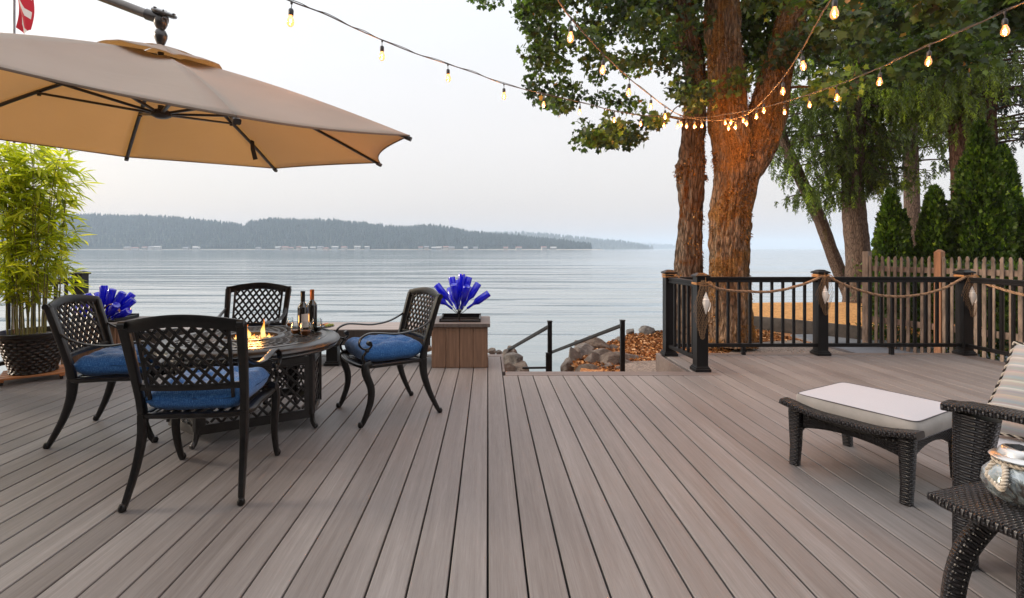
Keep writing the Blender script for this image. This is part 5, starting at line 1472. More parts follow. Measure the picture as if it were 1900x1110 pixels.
class Branches:
    """twigs grown from trunk points out to every leaf cluster"""
    def __init__(s, nodes): s.nodes = [(Vector(p), r) for p, r in nodes]; s.m = MB()
    def grow(s, targets, rk_=.5, sag=.1, r0=.02):
        T = sorted(targets, key=lambda q: min((q - n[0]).length for n in s.nodes))
        for t_ in T:
            best = min(s.nodes, key=lambda n: (t_ - n[0]).length - n[1] * 1.5 + (0 if n[0].z < t_.z + .6 else .6))
            b, r = best; d_ = (t_ - b).length
            mid = b.lerp(t_, .5) + Vector((random.uniform(-.1, .1), random.uniform(-.1, .1), sag * d_))
            r1 = min(r * .6, r0 + d_ * .012); P_ = catmull([b, mid, t_], 3)
            s.m.sweep(P_, [r1 * (1 - .7 * i / (len(P_) - 1)) for i in range(len(P_))], n=5, caps=False)
            for i, p in enumerate(P_[1:]): s.nodes.append((p, r1 * (1 - .7 * (i + 1) / (len(P_) - 1))))

MAPLE_T = [(0, 0, 0), (.16, .10, .02), (.46, .02, .03), (.38, .30, .05), (.62, .52, .02), (.30, .60, .05), (.20, .72, .03), (0, 1.0, -.08), (-.20, .72, .03), (-.30, .60, .05), (-.62, .52, .02), (-.38, .30, .05), (-.46, .02, .03), (-.16, .10, .02)]
MAPLE_F = [(0, 1, 2, 3, 4, 5, 6, 7), (0, 7, 8, 9, 10, 11, 12, 13)]
def maple_leaves(clusters, seed, per, parent, smin=.085, smax=.165, dark=0.0):
    nr = np.random.default_rng(seed); P_ = []; Rn = []
    for (c, r) in clusters:
        k = int(per * (r / .4) ** 2 * nr.uniform(.75, 1.25))
        q = nr.normal(0, 1, (k, 3)); q /= np.linalg.norm(q, axis=1, keepdims=True); q *= (nr.random((k, 1)) ** .45) * r
        q[:, 2] *= .62; P_.append(np.array(c)[None] + q); Rn.append(np.clip(nr.normal(.42 + nr.normal(0, .13) - dark, .17, k) + (nr.random(k) < .003) * .9, 0, 1))
    P_ = np.concatenate(P_); Rn = np.concatenate(Rn); n = len(P_)
    ax = nr.normal(0, .7, (n, 3)); ax[:, 2] -= .75; nn = nr.normal(0, .75, (n, 3)); nn[:, 2] += .8
    return bulk('crown', MAPLE_T, MAPLE_F, P_, frames(ax, nn), nr.uniform(smin, smax, n), Rn, M['maple'], parent)

def inside(px, py, poly_):
    c = False; j = len(poly_) - 1
    for i in range(len(poly_)):
        xi, yi = poly_[i]; xj, yj = poly_[j]
        if (yi > py) != (yj > py) and px < (xj - xi) * (py - yi) / (yj - yi) + xi: c = not c
        j = i
    return c

# big mossy maple
A0 = Vector((3.72, 8.15, -.45)); 
bigm = thing('maple_tree', 'big forked maple whose trunk is thick with orange moss behind the railing', 'tree', (0, 0, 0), 0, 'maples behind the railing')
bigm.location = (A0.x, A0.y, A0.z); 
def loc(p, o_=A0): return Vector(p) - o_
D8 = 8.15
tp = [at(1353, 640, D8), at(1355, 600, D8), at(1352, 510, D8), at(1353, 440, D8), at(1358, 380, D8), at(1364, 330, D8), at(1366, 280, D8), at(1352, 215, D8), at(1347, 150, D8), at(1344, 80, D8), at(1341, 0, D8 + .05), at(1336, -120, D8 + .2), at(1350, -330, D8 + .3), at(1380, -560, D8)]
tr_ = [.36, .315, .282, .272, .27, .30, .335, .285, .25, .235, .225, .21, .15, .05]
m, _ = trunk_mesh([loc(p) for p in tp], tr_, 120, 16, .075, 3.0, .05)
lp_ = [at(1375, 330, D8), at(1395, 285, D8 - .05), at(1418, 225, D8 - .1), at(1432, 170, D8 - .15), at(1448, 110, D8 - .2), at(1466, 40, D8 - .3), at(1482, -40, D8 - .4), at(1510, -200, D8 - .6), at(1560, -420, D8 - .9)]
m2, _ = trunk_mesh([loc(p) for p in lp_], [.26, .30, .275, .22, .195, .18, .165, .13, .04], 84, 14, .07, 7.0, .045)
for f_, uv in zip(m2.f, m2.uv): m.f.append(tuple(i + len(m.v) for i in f_)); m.uv.append(uv)
m.v += m2.v; m.rnd += m2.rnd
trk = m.build('trunk', M['bark_moss'], bigm, angle=180)
def moss(o, par, n, seed, zmax, keepf):
    me = o.data; nr = np.random.default_rng(seed); P_ = []; A_ = []; N_ = []; R_ = []
    polys = [p for p in me.polygons if p.center.z < zmax]
    for k in nr.integers(0, len(polys), n):
        p = polys[k]; c = p.center; g = mnoise.noise(c * 2.2 + Vector((seed, 0, 0)))
        if g < keepf: continue
        q = c + Vector(nr.normal(0, .012, 3)); nn = p.normal
        if nn.x * c.x + nn.y * c.y < 0 and False: nn = -nn
        a = Vector((nn.x * .9, nn.y * .9, -.75)) + Vector(nr.normal(0, .35, 3)); P_.append(q); A_.append(a); N_.append(nn + Vector(nr.normal(0, .4, 3))); R_.append(.45 + .35 * g + nr.normal(0, .2))
    P_ = np.array([list(p) for p in P_]); bulk('moss', [(-.22, 0, 0), (.22, 0, 0), (.12, .6, .03), (0, 1, 0), (-.12, .6, .03)], [(0, 1, 2, 3, 4)], P_, frames(np.array([list(p) for p in A_]), np.array([list(p) for p in N_])), nr.uniform(.018, .05, len(P_)), np.clip(np.array(R_), 0, 1), M['moss'], par)
moss(trk, bigm, 30000, 4, 7.0, -.06)
# burl, branch stubs
B0 = Vector((3.25, 8.6, -.45)); D9 = 8.7
brn = thing('maple_tree', 'slimmer brown maple with a knobbly burl just left of the big mossy trunk', 'tree', B0, 0, 'maples behind the railing')
tpb = [at(1278, 640, D9), at(1279, 505, D9), at(1280, 430, D9), at(1281, 380, D9), at(1280, 335, D9), at(1284, 290, D9), at(1287, 230, D9), at(1290, 160, D9), at(1283, 90, D9), at(1270, 20, D9), at(1255, -70, D9), at(1230, -250, D9 - .2), at(1190, -420, D9 - .5)]
m, _ = trunk_mesh([loc(p, B0) for p in tpb], [.27, .215, .19, .18, .205, .19, .165, .155, .15, .145, .135, .10, .04], 84, 14, .08, 11.0, .04)
for (px, py, r, s2) in ((1262, 322, .075, 1), (1258, 310, .05, 2), (1303, 300, .06, 3), (1306, 330, .05, 4), (1268, 345, .05, 5)):
    c = loc(at(px, py, D9 - .05), B0)
    m.grid(lambda u, v: c + Vector((cos(2 * pi * u) * sin(pi * v), sin(2 * pi * u) * sin(pi * v), cos(pi * v))) * r * (1 + .5 * mnoise.noise(Vector((cos(2 * pi * u) * 2, sin(2 * pi * u) * 2 + s2, v * 4)))), 20, 12, closed_u=True)
trb = m.build('trunk', M['bark_brown'], brn, angle=180); moss(trb, brn, 9000, 9, 6.5, .16)

# clusters that fill the leafy outline seen against the sky, with depth all round the trunks
OUT1 = [(948, -120), (946, 0), (958, 30), (978, 60), (992, 95), (985, 130), (975, 175), (1005, 200), (1060, 212), (1078, 258), (1110, 268), (1165, 262), (1215, 222), (1262, 262), (1300, 240), (1320, 180), (1380, 160), (1440, 120), (1470, 60), (1500, -120)]
OUT2 = [(1380, -120), (1400, 60), (1440, 110), (1480, 120), (1530, 165), (1600, 175), (1690, 130), (1780, 120), (1850, 95), (1910, 110), (1990, 60), (1990, -120)]
def fill(poly_, n, d0, d1, seed, rmin, rmax, holes=()):
    rg = random.Random(seed); out = []; xs = [p[0] for p in poly_]; ys = [p[1] for p in poly_]; tries = 0
    while len(out) < n and tries < n * 60:
        tries += 1; px, py = rg.uniform(min(xs), max(xs)), rg.uniform(min(ys), max(ys))
        if not inside(px, py, poly_): continue
        if any(hypot((px - h[0]) / h[2], (py - h[1]) / h[3]) < 1 for h in holes): continue
        d_ = rg.uniform(d0, d1)
        if (1305 < px < 1410 and d_ < 8.7) or (abs(px - (1400 + (280 - py) * .30)) < 38 and d_ < 8.5 and py < 280):
            if rg.random() < .86: d_ = rg.uniform(8.9, 9.8)
        out.append((at(px, py, d_), rg.uniform(rmin, rmax)))
    return out
holes1 = [(1075, 118, 28, 20), (1095, 172, 26, 10), (1140, 55, 16, 26), (1010, 138, 22, 12), (1180, 20, 14, 14), (1052, 50, 12, 12), (1400, 110, 16, 30), (1215, 160, 12, 18), (1250, 90, 10, 14)]
rg = random.Random(77)
cl_a = fill(OUT1, 150, 6.9, 9.3, 5, .20, .40, holes1)
# edge clumps following the outline
for i in range(1, 12):
    p, q = OUT1[i], OUT1[i + 1]
    for k in range(3):
        f = rg.random(); px = p[0] + (q[0] - p[0]) * f + 12; py = p[1] + (q[1] - p[1]) * f - 8; cl_a.append((at(px, py, rg.uniform(7.2, 8.8)), rg.uniform(.14, .24)))
cl_up = [(Vector((3.3 + rg.gauss(0, 1.6), 8.4 + rg.gauss(0, 1.6), rg.uniform(5.6, 8.2))), rg.uniform(.35, .6)) for _ in range(70)]
cl_b = fill(OUT2, 135, 6.2, 9.6, 6, .22, .42)
cl_near = fill([(1480, -150), (1500, 30), (1600, 50), (1720, 55), (1830, 60), (1900, 95), (1990, 60), (1990, -150)], 20, 4.9, 5.8, 8, .20, .34)
cl_dark = fill([(1230, -100), (1240, 60), (1260, 150), (1330, 150), (1500, 120), (1500, -100)], 34, 8.9, 10.2, 18, .3, .45)
bl = Branches([(loc(p, B0), r) for p, r in zip(tpb[6:], [.15, .15, .15, .12, .12, .1, .05])])
bl.grow([loc(c, B0) for c, r in cl_a + cl_up[:30]]); bl.m.build('branches', M['bark_brown'], brn)
maple_leaves([(loc(c, B0), r) for c, r in cl_a + cl_up[:30]], 21, 165, brn, .050, .098)
ball = cl_b + cl_near + cl_up[30:] + cl_dark
bl = Branches([(loc(p), r) for p, r in zip(tp[7:], [.2, .2, .2, .2, .15, .1, .05])] + [(loc(p), .12) for p in lp_[3:]])
bl.grow([loc(c) for c, r in ball]); bl.m.build('branches', M['bark_moss'], bigm)
maple_leaves([(loc(c), r) for c, r in ball], 22, 135, bigm, .058, .112)

# ------------------------------------------------------------------ cedars with hanging fronds
def frond_crown(parent, o_, drops, seed, mat, leaf=.05, lean=.15, bright=0.0):
    """drops: (world point, length, colour shift); each becomes a hanging spray of flat leaflets"""
    nr = np.random.default_rng(seed); P_ = []; A_ = []; R_ = []; S_ = []
    for (p, ln_, cs) in drops:
        k = max(5, int(ln_ / leaf * 2.6)); dx, dy = nr.normal(0, lean, 2); tone = nr.normal(.42, .13) + cs + bright
        for i in range(k):
            q = i / k; c = np.array([p.x + dx * ln_ * q + .012 * sin(i * 1.3), p.y + dy * ln_ * q, p.z - ln_ * q]) - np.array(o_)
            for s in (-1, 1):
                a = np.array([s * nr.uniform(.3, 1.0) * (1 - .5 * q), nr.normal(0, .35), -nr.uniform(.5, 1.2)])
                P_.append(c); A_.append(a); R_.append(tone + nr.normal(0, .12)); S_.append(leaf * nr.uniform(.7, 1.5) * (1.15 - .5 * q))
    P_ = np.array(P_); A_ = np.array(A_); n = len(P_); nn = nr.normal(0, .6, (n, 3)); nn[:, 1] -= .6
    return bulk('crown', [(0, 0, 0), (.16, .45, 0), (0, 1, 0), (-.16, .45, 0)], [(0, 1, 2, 3)], P_, frames(A_, nn), np.array(S_) * 1.5, np.clip(R_, 0, 1), mat, parent)

def cedar(o_, tpts, trad, boughs, label, seed, mat=None, bark='bark_cedar', group='conifers by the water', leaf=.05, lmin=.25, lmax=.7, dens=6.0, cs=0.0):
    t = thing('conifer_tree', label, 'tree', o_, 0, group)
    m, _ = trunk_mesh([Vector(p) - o_ for p in tpts], trad, 40, 8, .05, seed, .02)
    rg = random.Random(seed); drops = []; bm_ = MB()
    for (p0, p1, w_) in boughs:         # bough from the trunk out to p1, hung with sprays over its outer two thirds
        mid = p0.lerp(p1, .5) + Vector((0, 0, .10)); P_ = catmull([p0, mid, p1], 6)
        bm_.sweep([q - o_ for q in P_], [.035 * (1 - .85 * i / (len(P_) - 1)) for i in range(len(P_))], n=5, caps=False)
        L_ = (p1 - p0).length; k = int(L_ * dens * w_)
        for _ in range(k):
            q = rg.uniform(.15, 1.03); i = min(len(P_) - 2, int(q * (len(P_) - 1))); c = P_[i].lerp(P_[i + 1], min(1, q * (len(P_) - 1) - i))
            off = Vector((rg.gauss(0, .18), rg.gauss(0, .18), rg.uniform(-.08, .05)))
            drops.append((c + off, rg.uniform(lmin, lmax), cs + (.42 if rg.random() < .07 else 0)))
    m.build('trunk', M[bark], t, angle=180); bm_.build('boughs', M[bark], t)
    frond_crown(t, o_, drops, seed, mat or M['cedar'], leaf)
    return t, drops

rg = random.Random(31)
# upright cedar
o1 = at(1596, 560, 13.0); o1.z = -.4
tpt = [at(1592, 585, 13), at(1594, 520, 13), at(1592, 470, 13), at(1587, 420, 13), at(1583, 370, 13), at(1582, 300, 13), at(1590, 200, 13), at(1600, 80, 13), at(1605, -80, 13), at(1610, -400, 13)]
bo = []
for k in range(165):
    py = rg.uniform(-160, 350); i0 = at(1588, py, 13); sx = rg.choice((-1, 1, 1)); rr = rg.uniform(.7, 2.3) * (1.0 if py < 260 else .55)
    bo.append((i0, i0 + Vector((sx * rr * rg.uniform(.5, 1), rg.uniform(-1, 1) * rr * .8, -.10 * rr)), 1.5))
for px, py, d_ in ((1440, 300, 12.3), (1470, 330, 12), (1500, 360, 12.2), (1530, 375, 12.5), (1480, 260, 12.4), (1455, 240, 12.2), (1520, 300, 12.2), (1545, 350, 12.6), (1640, 350, 12.4), (1660, 330, 12.5), (1690, 300, 12.3), (1700, 250, 12.1), (1640, 280, 12.2), (1560, 395, 12.7), (1535, 330, 12.3), (1625, 380, 12.6), (1505, 410, 12.3), (1488, 385, 12.3), (1430, 250, 12.2), (1460, 200, 12.1)):
    bo.append((at(1588, py - 60, 13), at(px, py - 20, d_), 1.7))
cedar(o1, tpt, [.36, .31, .27, .25, .24, .23, .21, .18, .15, .05], bo, 'broad cedar with a straight grey trunk and hanging fronds beyond the lawn', 3, dens=10, leaf=.05, lmin=.14, lmax=.50)
# leaning trunk
o2 = at(1582, 560, 14.2); o2.z = -.5
tpt = [at(1590, 590, 14.2), at(1580, 555, 14.2), at(1556, 500, 14.2), at(1526, 420, 14.1), at(1496, 355, 14.0), at(1466, 290, 13.9), at(1440, 220, 13.8), at(1410, 120, 13.7), at(1390, 20, 13.6)]
bo = []
for k in range(30):
    q = rg.uniform(.42, .98); i = min(len(tpt) - 2, int(q * (len(tpt) - 1))); p0 = tpt[i].lerp(tpt[i + 1], q * (len(tpt) - 1) - i)
    bo.append((p0, p0 + Vector((rg.uniform(-1, .9) * 1.0, rg.uniform(-.9, .5), -.1)), .8))
for px, py in ((1484, 400), (1500, 395), (1478, 375), (1425, 310), (1418, 290), (1450, 320)): bo.append((at(1500, 360, 14), at(px, py - 18, 13.7), 1.0))
cedar(o2, tpt, [.20, .18, .165, .155, .145, .13, .12, .09, .05], bo, 'thin leaning tree that tilts left towards the big mossy trunk', 4, dens=8, leaf=.05, lmin=.15, lmax=.4)
# right hand red-barked cedar and its neighbour
o3 = at(1786, 560, 11.5); o3.z = -.4
tpt = [at(1788, 600, 11.5), at(1787, 440, 11.5), at(1785, 350, 11.5), at(1782, 250, 11.5), at(1783, 160, 11.5), at(1780, 60, 11.5), at(1778, -80, 11.5), at(1776, -300, 11.5)]
bo = []
for k in range(160):
    py = rg.uniform(-160, 250); p0 = at(1783, py, 11.5); a = rg.random() * 2 * pi; rr = rg.uniform(.6, 2.3) * (1 if py < 150 else .6); bo.append((p0, p0 + Vector((cos(a) * rr, sin(a) * rr * .9, -.12 * rr)), 1.5))
for px, py, d_ in ((1700, 150, 9.8), (1715, 170, 9.7), (1725, 130, 9.6), (1745, 190, 9.9), (1690, 190, 10), (1668, 150, 10.2), (1760, 150, 9.9), (1800, 165, 9.8), (1810, 140, 9.7), (1640, 200, 10.5), (1620, 160, 10.6), (1735, 230, 10.2), (1770, 110, 9.8)):
    bo.append((at(1783, py - 70, 11.5), at(px, py - 20, d_), 1.7))
cedar(o3, tpt, [.26, .20, .19, .19, .21, .20, .17, .05], bo, 'tall red-barked cedar behind the clipped evergreens with bright drooping fronds', 5, bark='bark_red', dens=10, leaf=.048, cs=.12, lmin=.14, lmax=.50)
o4 = at(1832, 560, 12.5); o4.z = -.4
tpt = [at(1834, 600, 12.5), at(1836, 440, 12.5), at(1836, 300, 12.5), at(1832, 200, 12.5), at(1828, 100, 12.5), at(1822, 0, 12.5), at(1818, -200, 12.5)]
bo = []
for k in range(120):
    py = rg.uniform(-150, 285); p0 = at(1832, py, 12.5); a = rg.uniform(-1.3, 1.3); rr = rg.uniform(.8, 2.2); bo.append((p0, p0 + Vector((cos(a) * rr, sin(a) * rr, -.06 * rr)), 1.0))
cedar(o4, tpt, [.19, .155, .15, .16, .15, .14, .05], bo, 'dark-needled fir with a slim trunk at the right edge of the view', 6, mat=M['fir'], bark='bark_red', dens=8, leaf=.05, lmin=.10, lmax=.28)

o5 = at(1690, 560, 17.0); o5.z = -.5
tpt = [at(1692, 580, 17), at(1692, 400, 17), at(1688, 200, 17), at(1684, 0, 17), at(1682, -250, 17)]
bo = []
for k in range(150):
    py = rg.uniform(-200, 300); p0 = at(1688, py, 17); a = rg.random() * 2 * pi; rr = rg.uniform(1.0, 3.6) * (1 if py < 180 else .7); bo.append((p0, p0 + Vector((cos(a) * rr, sin(a) * rr * .7, -.10 * rr)), 1.0))
cedar(o5, tpt, [.26, .22, .2, .16, .08], bo, 'darker cedar standing farthest back between the grey and the red trunks', 8, dens=7, leaf=.07, lmin=.2, lmax=.6, cs=-.12)
# ------------------------------------------------------------------ clipped evergreens behind the fence
def thuja(px, ptop, pw, d_, label, seed, n=9000, lobes=()):
    base = at(px, 600, d_); base.z = -.4; top = at(px, ptop, d_).z; H = top - base.z; R = pw / 2 * d_ / FX
    t = thing('evergreen_shrub', label, 'shrub', base, 0, 'cone-shaped evergreens behind the picket fence')
    m = MB(); m.sweep([(0, 0, 0), (0, 0, H * .9)], [.05, .01], n=8); m.build('stem', M['bark_red'], t)
    nr = np.random.default_rng(seed)
    def radius(z, a):
        q = z / H; r = R * (min(1, (1 - q) ** .62 * 1.25) * (.80 + .2 * min(1, q * 4)))
        return r * (1 + .34 * mnoise.noise(Vector((cos(a) * 1.6 + seed, sin(a) * 1.6, z * 2.6))) + .20 * mnoise.noise(Vector((cos(a) * 5, sin(a) * 5 + seed, z * 6))))
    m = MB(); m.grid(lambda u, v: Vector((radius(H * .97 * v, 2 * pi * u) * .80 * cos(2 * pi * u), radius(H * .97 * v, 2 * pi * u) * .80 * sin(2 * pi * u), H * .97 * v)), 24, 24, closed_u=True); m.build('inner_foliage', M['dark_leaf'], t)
    P_ = []; A_ = []; N_ = []
    for i in range(n):
        z = H * (1 - (1 - nr.random()) ** .75); a = nr.random() * 2 * pi; r = radius(z, a) * (nr.uniform(.76, 1.08) + (.12 * nr.random() if nr.random() < .12 else 0))
        P_.append((r * cos(a), r * sin(a), z)); A_.append((cos(a) * .55 + nr.normal(0, .3), sin(a) * .55 + nr.normal(0, .3), .9)); N_.append((-sin(a) + nr.normal(0, .8), cos(a) + nr.normal(0, .8), nr.normal(0, .4)))
    P_ = np.array(P_); rn = np.clip(nr.normal(.45, .2, n) + .25 * np.array([mnoise.noise(Vector(p) * 3.0) for p in P_]), 0, 1)
    bulk('crown', [(0, 0, 0), (.2, .22, 0), (.36, .55, .02), (.12, .6, 0), (0, 1, -.04), (-.12, .6, 0), (-.36, .55, .02), (-.2, .22, 0)], [(0, 1, 2, 3, 4, 5, 6, 7)], P_, frames(np.array(A_), np.array(N_)), nr.uniform(.05, .115, n), rn, M['thuja'], t)
thuja(1652, 352, 64, 9.8, 'leftmost cone-shaped evergreen behind the fence, narrow with a leaning tip', 1, 7500)
thuja(1674, 392, 40, 10.0, 'short evergreen tucked against the right side of the leftmost one', 2, 4000)
thuja(1734, 348, 72, 9.6, 'compact cone-shaped evergreen standing alone in the middle behind the fence', 3, 8500)
thuja(1817, 228, 96, 9.3, 'tallest bright green evergreen behind the fence with a ragged pointed top', 4, 15000)
thuja(1862, 272, 72, 9.9, 'tall darker evergreen right behind the tallest one', 5, 10000)
thuja(1904, 382, 78, 9.0, 'evergreen cut off by the right edge of the picture', 6, 8000)
# low undergrowth behind the fence
n = 16000; nr = np.random.default_rng(44); q = nr.random(n); P_ = np.stack([6.35 + q * 1.6 + nr.normal(0, .14, n) + .25, 8.9 - q * 5 + nr.normal(0, .10, n), -.3 + nr.random(n) ** 1.0 * 1.30], 1)
ax = nr.normal(0, .6, (n, 3)); ax[:, 2] += .7
o = bulk('undergrowth', [(0, 0, 0), (.2, .5, 0), (0, 1, 0), (-.2, .5, 0)], [(0, 1, 2, 3)], P_, frames(ax, nr.normal(0, 1, (n, 3))), nr.uniform(.06, .13, n), np.clip(nr.normal(.4, .2, n), 0, 1), M['thuja'])
tag(o, 'dense dark green undergrowth filling the gaps behind the pickets', 'undergrowth', kind='stuff')

# ------------------------------------------------------------------ string lights
def string(pts, name, label, xs, labels):
    P_ = catmull([at(*p) for p in pts], 10)
    d0 = (P_[0] - P_[3]).normalized(); d1 = (P_[-1] - P_[-4]).normalized()
    t = thing('string_light_wire', label, 'light wire', (0, 0, 0), 0, 'wires that carry the string lights')
    t.location = P_[len(P_) // 2]; o_ = t.location
    ends0 = [P_[0] + d0 * s for s in (3.5, 2, 1)]; ends1 = [P_[-1] + d1 * s for s in (1, 2, 3.5)]
    full = ends0 + P_ + ends1
    m = MB(); m.sweep([p - o_ for p in full], .0048, n=6); m.build('cable', M['wire'], t)
    m = MB(); m.sweep([p - o_ + Vector((.003 * sin(i * .9), 0, .007 + .005 * sin(i * .55))) for i, p in enumerate(full)], .0026, n=5); m.build('support_wire', M['wire'], t)
    # pixel x of every point to find where each bulb hangs
    for x, lb in zip(xs, labels):
        rev = isinstance(x, tuple); xx, half = x if rev else (x, None)
        best = None
        for i in range(len(P_) - 1):
            a, b = P_[i], P_[i + 1]; pa, pb = CX + FX * a.x / a.y, CX + FX * b.x / b.y
            if (pa - xx) * (pb - xx) <= 0 and pa != pb:
                f = (xx - pa) / (pb - pa); best = a.lerp(b, f)
        if best is None: continue
        yield best, lb, t
BULB_P = None
def bulb_proto():
    t = thing('light_bulb', '', 'light bulb', (0, 0, 0), 0, 'glowing bulbs hanging on the string lights')
    m = MB(); m.sweep([(0, 0, 0), (.002, 0, -.02), (0, 0, -.045)], .003, n=6); m.lathe([(.007, -.010), (.009, 0), (.007, .010)], 8, (0, 0, 0)); m.build('drop_wire', M['wire'], t)
    m = MB(); m.lathe([(.005, -.040), (.013, -.045), (.0175, -.055), (.0175, -.083), (.0155, -.088), (.0155, -.092)], 16); m.build('socket', M['socket'], t)
    m = MB(); m.lathe([(.0125, -.090), (.0145, -.100), (.024, -.122), (.0265, -.138), (.024, -.155), (.014, -.168), (0, -.172)], 20, cap0=False); m.build('glass', M['bulb'], t)
    m = MB()
    for k in range(4):
        a = k * pi / 2; m.sweep([(.004 * cos(a), .004 * sin(a), -.108), (.009 * cos(a + .5), .009 * sin(a + .5), -.132), (.004 * cos(a + 1), .004 * sin(a + 1), -.150)], .0022, n=5)
    m.sweep([(0, 0, -.09), (0, 0, -.118)], .004, n=6); m.build('filament', M['filament'], t)
    return t
ld = bpy.data.lights.new('bulb_light', 'POINT'); ld.energy = 4.5; ld.color = (1.0, 0.44, 0.14); ld.shadow_soft_size = .012
S1 = [(470, -28, 3.1), (541, 3, 3.3), (600, 25, 3.55), (655, 51, 3.85), (708, 74, 4.15), (770, 99, 4.5), (831, 119, 4.8), (885, 137, 5.1), (933, 155, 5.35), (1010, 175, 5.85), (1080, 191, 6.25), (1140, 206, 6.55), (1190, 214, 6.8), (1250, 218, 7.05), (1308, 218, 7.1), (1350, 212, 6.95), (1400, 203, 6.55), (1450, 191, 6.1), (1503, 175, 5.65), (1570, 152, 5.15), (1635, 125, 4.75), (1682, 103, 4.45), (1731, 81, 4.15), (1795, 53, 3.8), (1863, 22, 3.5), (1930, -10, 3.25)]
S2 = [(1000, -60, 3.0), (1036, 2, 3.35), (1061, 36, 3.65), (1090, 69, 3.95), (1121, 102, 4.3), (1168, 146, 4.9), (1208, 178, 5.5), (1240, 202, 6.1), (1270, 217, 6.6), (1310, 224, 7.0), (1345, 223, 7.05), (1372, 218, 6.85), (1396, 206, 6.4), (1420, 183, 5.8), (1452, 146, 5.0), (1485, 97, 4.3), (1505, 62, 3.9), (1524, 28, 3.55), (1541, 0, 3.3), (1570, -55, 2.95)]
ordw = ['first', 'second', 'third', 'fourth', 'fifth', 'sixth', 'seventh', 'eighth', 'ninth', 'tenth', 'eleventh', 'twelfth', 'thirteenth', 'fourteenth', 'fifteenth', 'sixteenth', 'seventeenth']
xs1l = [541, 709, 831, 935, 1009, 1076, 1140, 1188, 1232, 1258, 1273, 1289, 1303]; lab1 = ['bulb against the open sky at the upper left, nearest the umbrella', 'second bulb against the open sky from the umbrella', 'third bulb against the open sky from the umbrella', 'bulb against the sky just left of the maple leaves'] + [ordw[i] + ' bulb along the long string after it meets the maple leaves' for i in range(9)]
xs1r = [1345, 1357, 1378, 1455, 1502, 1552, 1634, 1725, 1864]; lab1r = ['first bulb on the long string in front of the mossy trunk', 'second bulb on the long string in front of the mossy trunk', 'third bulb on the long string in front of the mossy trunk', 'bulb of the long string at the right edge of the mossy trunk', 'first bulb of the long string right of the trunk', 'second bulb of the long string right of the trunk', 'third bulb of the long string right of the trunk', 'fourth bulb of the long string right of the trunk', 'bulb of the long string nearest the upper right corner']
xs2l = [1060, 1120, 1168, 1208, 1234, 1262]; lab2 = ['largest bulb on the short string left of the trunks, at the top', 'second bulb down the left half of the short string', 'third bulb down the left half of the short string', 'fourth bulb down the left half of the short string', 'fifth bulb down the left half of the short string', 'last bulb on the left half of the short string by the slim trunk']
xs2r = [1352, 1366, 1386, 1405, 1417, 1453, 1487, 1549]; lab2r = ['lowest bulb of the short string in front of the mossy trunk', 'second lowest bulb of the short string on the mossy trunk', 'third lowest bulb of the short string on the mossy trunk', 'fourth lowest bulb of the short string on the mossy trunk', 'bulb of the short string level with the fork of the mossy trunk', 'third bulb from the top on the right half of the short string', 'second bulb from the top on the right half of the short string', 'largest bulb, hanging from the top of the short string right of the fork']
bl_all = []
for S_, lb, xs, ls in ((S1, 'long dark light wire sagging from the upper left sky to the upper right corner', xs1l + xs1r, lab1 + lab1r), (S2, 'short light wire dipping in front of the two trunks from the top edge', xs2l + xs2r, lab2 + lab2r)):
    bl_all += list(string(S_, 'string', lb, xs, ls))
proto = bulb_proto()
for i, (p, lb, t) in enumerate(bl_all):
    b = proto if i == 0 else dup(proto, p, 0)
    b.location = p - Vector((0, 0, .008)); b['label'] = lb; b.rotation_euler = (random.uniform(-.08, .08), random.uniform(-.08, .08), random.random() * 3); b.scale = (.93, .93, .93) if p.y < 5.5 else (.82, .82, .82)
    lo = bpy.data.objects.new('bulb_light', ld); COL.objects.link(lo); lo.parent = b; lo.location = (0, 0, -.135)

# ------------------------------------------------------------------ nets, shells, raffia and garlands on the posts
def net(p, w0, w1, ln_, label, seed, nx=10, nz=24):
    t = thing('fishing_net', label, 'fishing net', p, 0, 'brown nets hung on the railing posts')
    rg = random.Random(seed); m = MB()
    def q(i, j):
        v = j / nz; u = (i + .5 * (j % 2)) / nx - .5
        wd = (w0 + (w1 - w0) * min(1, v * 2.2) ** .8) * (1 - .78 * max(0, v - .45) ** 1.1 / .55 ** 1.1)
        y = -.012 - .018 * abs(sin(u * 9 + v * 3)) - .02 * sin(pi * v)
        return Vector((u * wd + .012 * sin(v * 5 + seed), y, -ln_ * v + .03 * abs(u) * (1 if v > .8 else 0)))
    for j in range(nz):
        for i in range(nx):
            a = q(i, j)
            for b in ((q(i, j + 1), q(i - 1 if j % 2 == 0 else i + 1, j + 1))):
                m.sweep([a, b], .0014, n=3, caps=False)
    m.build('mesh_netting', M['net'], t); return t
def raffia(p, s, label, loose=True):
    t = thing('raffia_tie', label, 'twine', p, 0, 'raffia ties round the railing posts')
    rg = random.Random(len(label)); m = MB(); e = s / 2 + .006
    for k in range(5):
        z = rg.uniform(-.02, .02); pts = [(-e, -e, z), (0, -e - .004, z + rg.uniform(-.01, .01)), (e, -e, z + rg.uniform(-.01, .01)), (e + .003, 0, z), (e, e, z), (0, e, z), (-e, e, z), (-e - .003, 0, z)]
        m.sweep([Vector(q) for q in pts], .0035, n=5, closed=True)
    for k in range(6):
        a = rg.uniform(-.5, .9); m.sweep(catmull([(e * .4, -e - .01, 0), (e * .4 + .04 * cos(a), -e - .025, .02 * rg.random()), (e * .4 + .09 * cos(a), -e - .02, -.03 - .03 * rg.random())], 3), .0028, n=4)
    m.build('strands', M['raffia'], t)
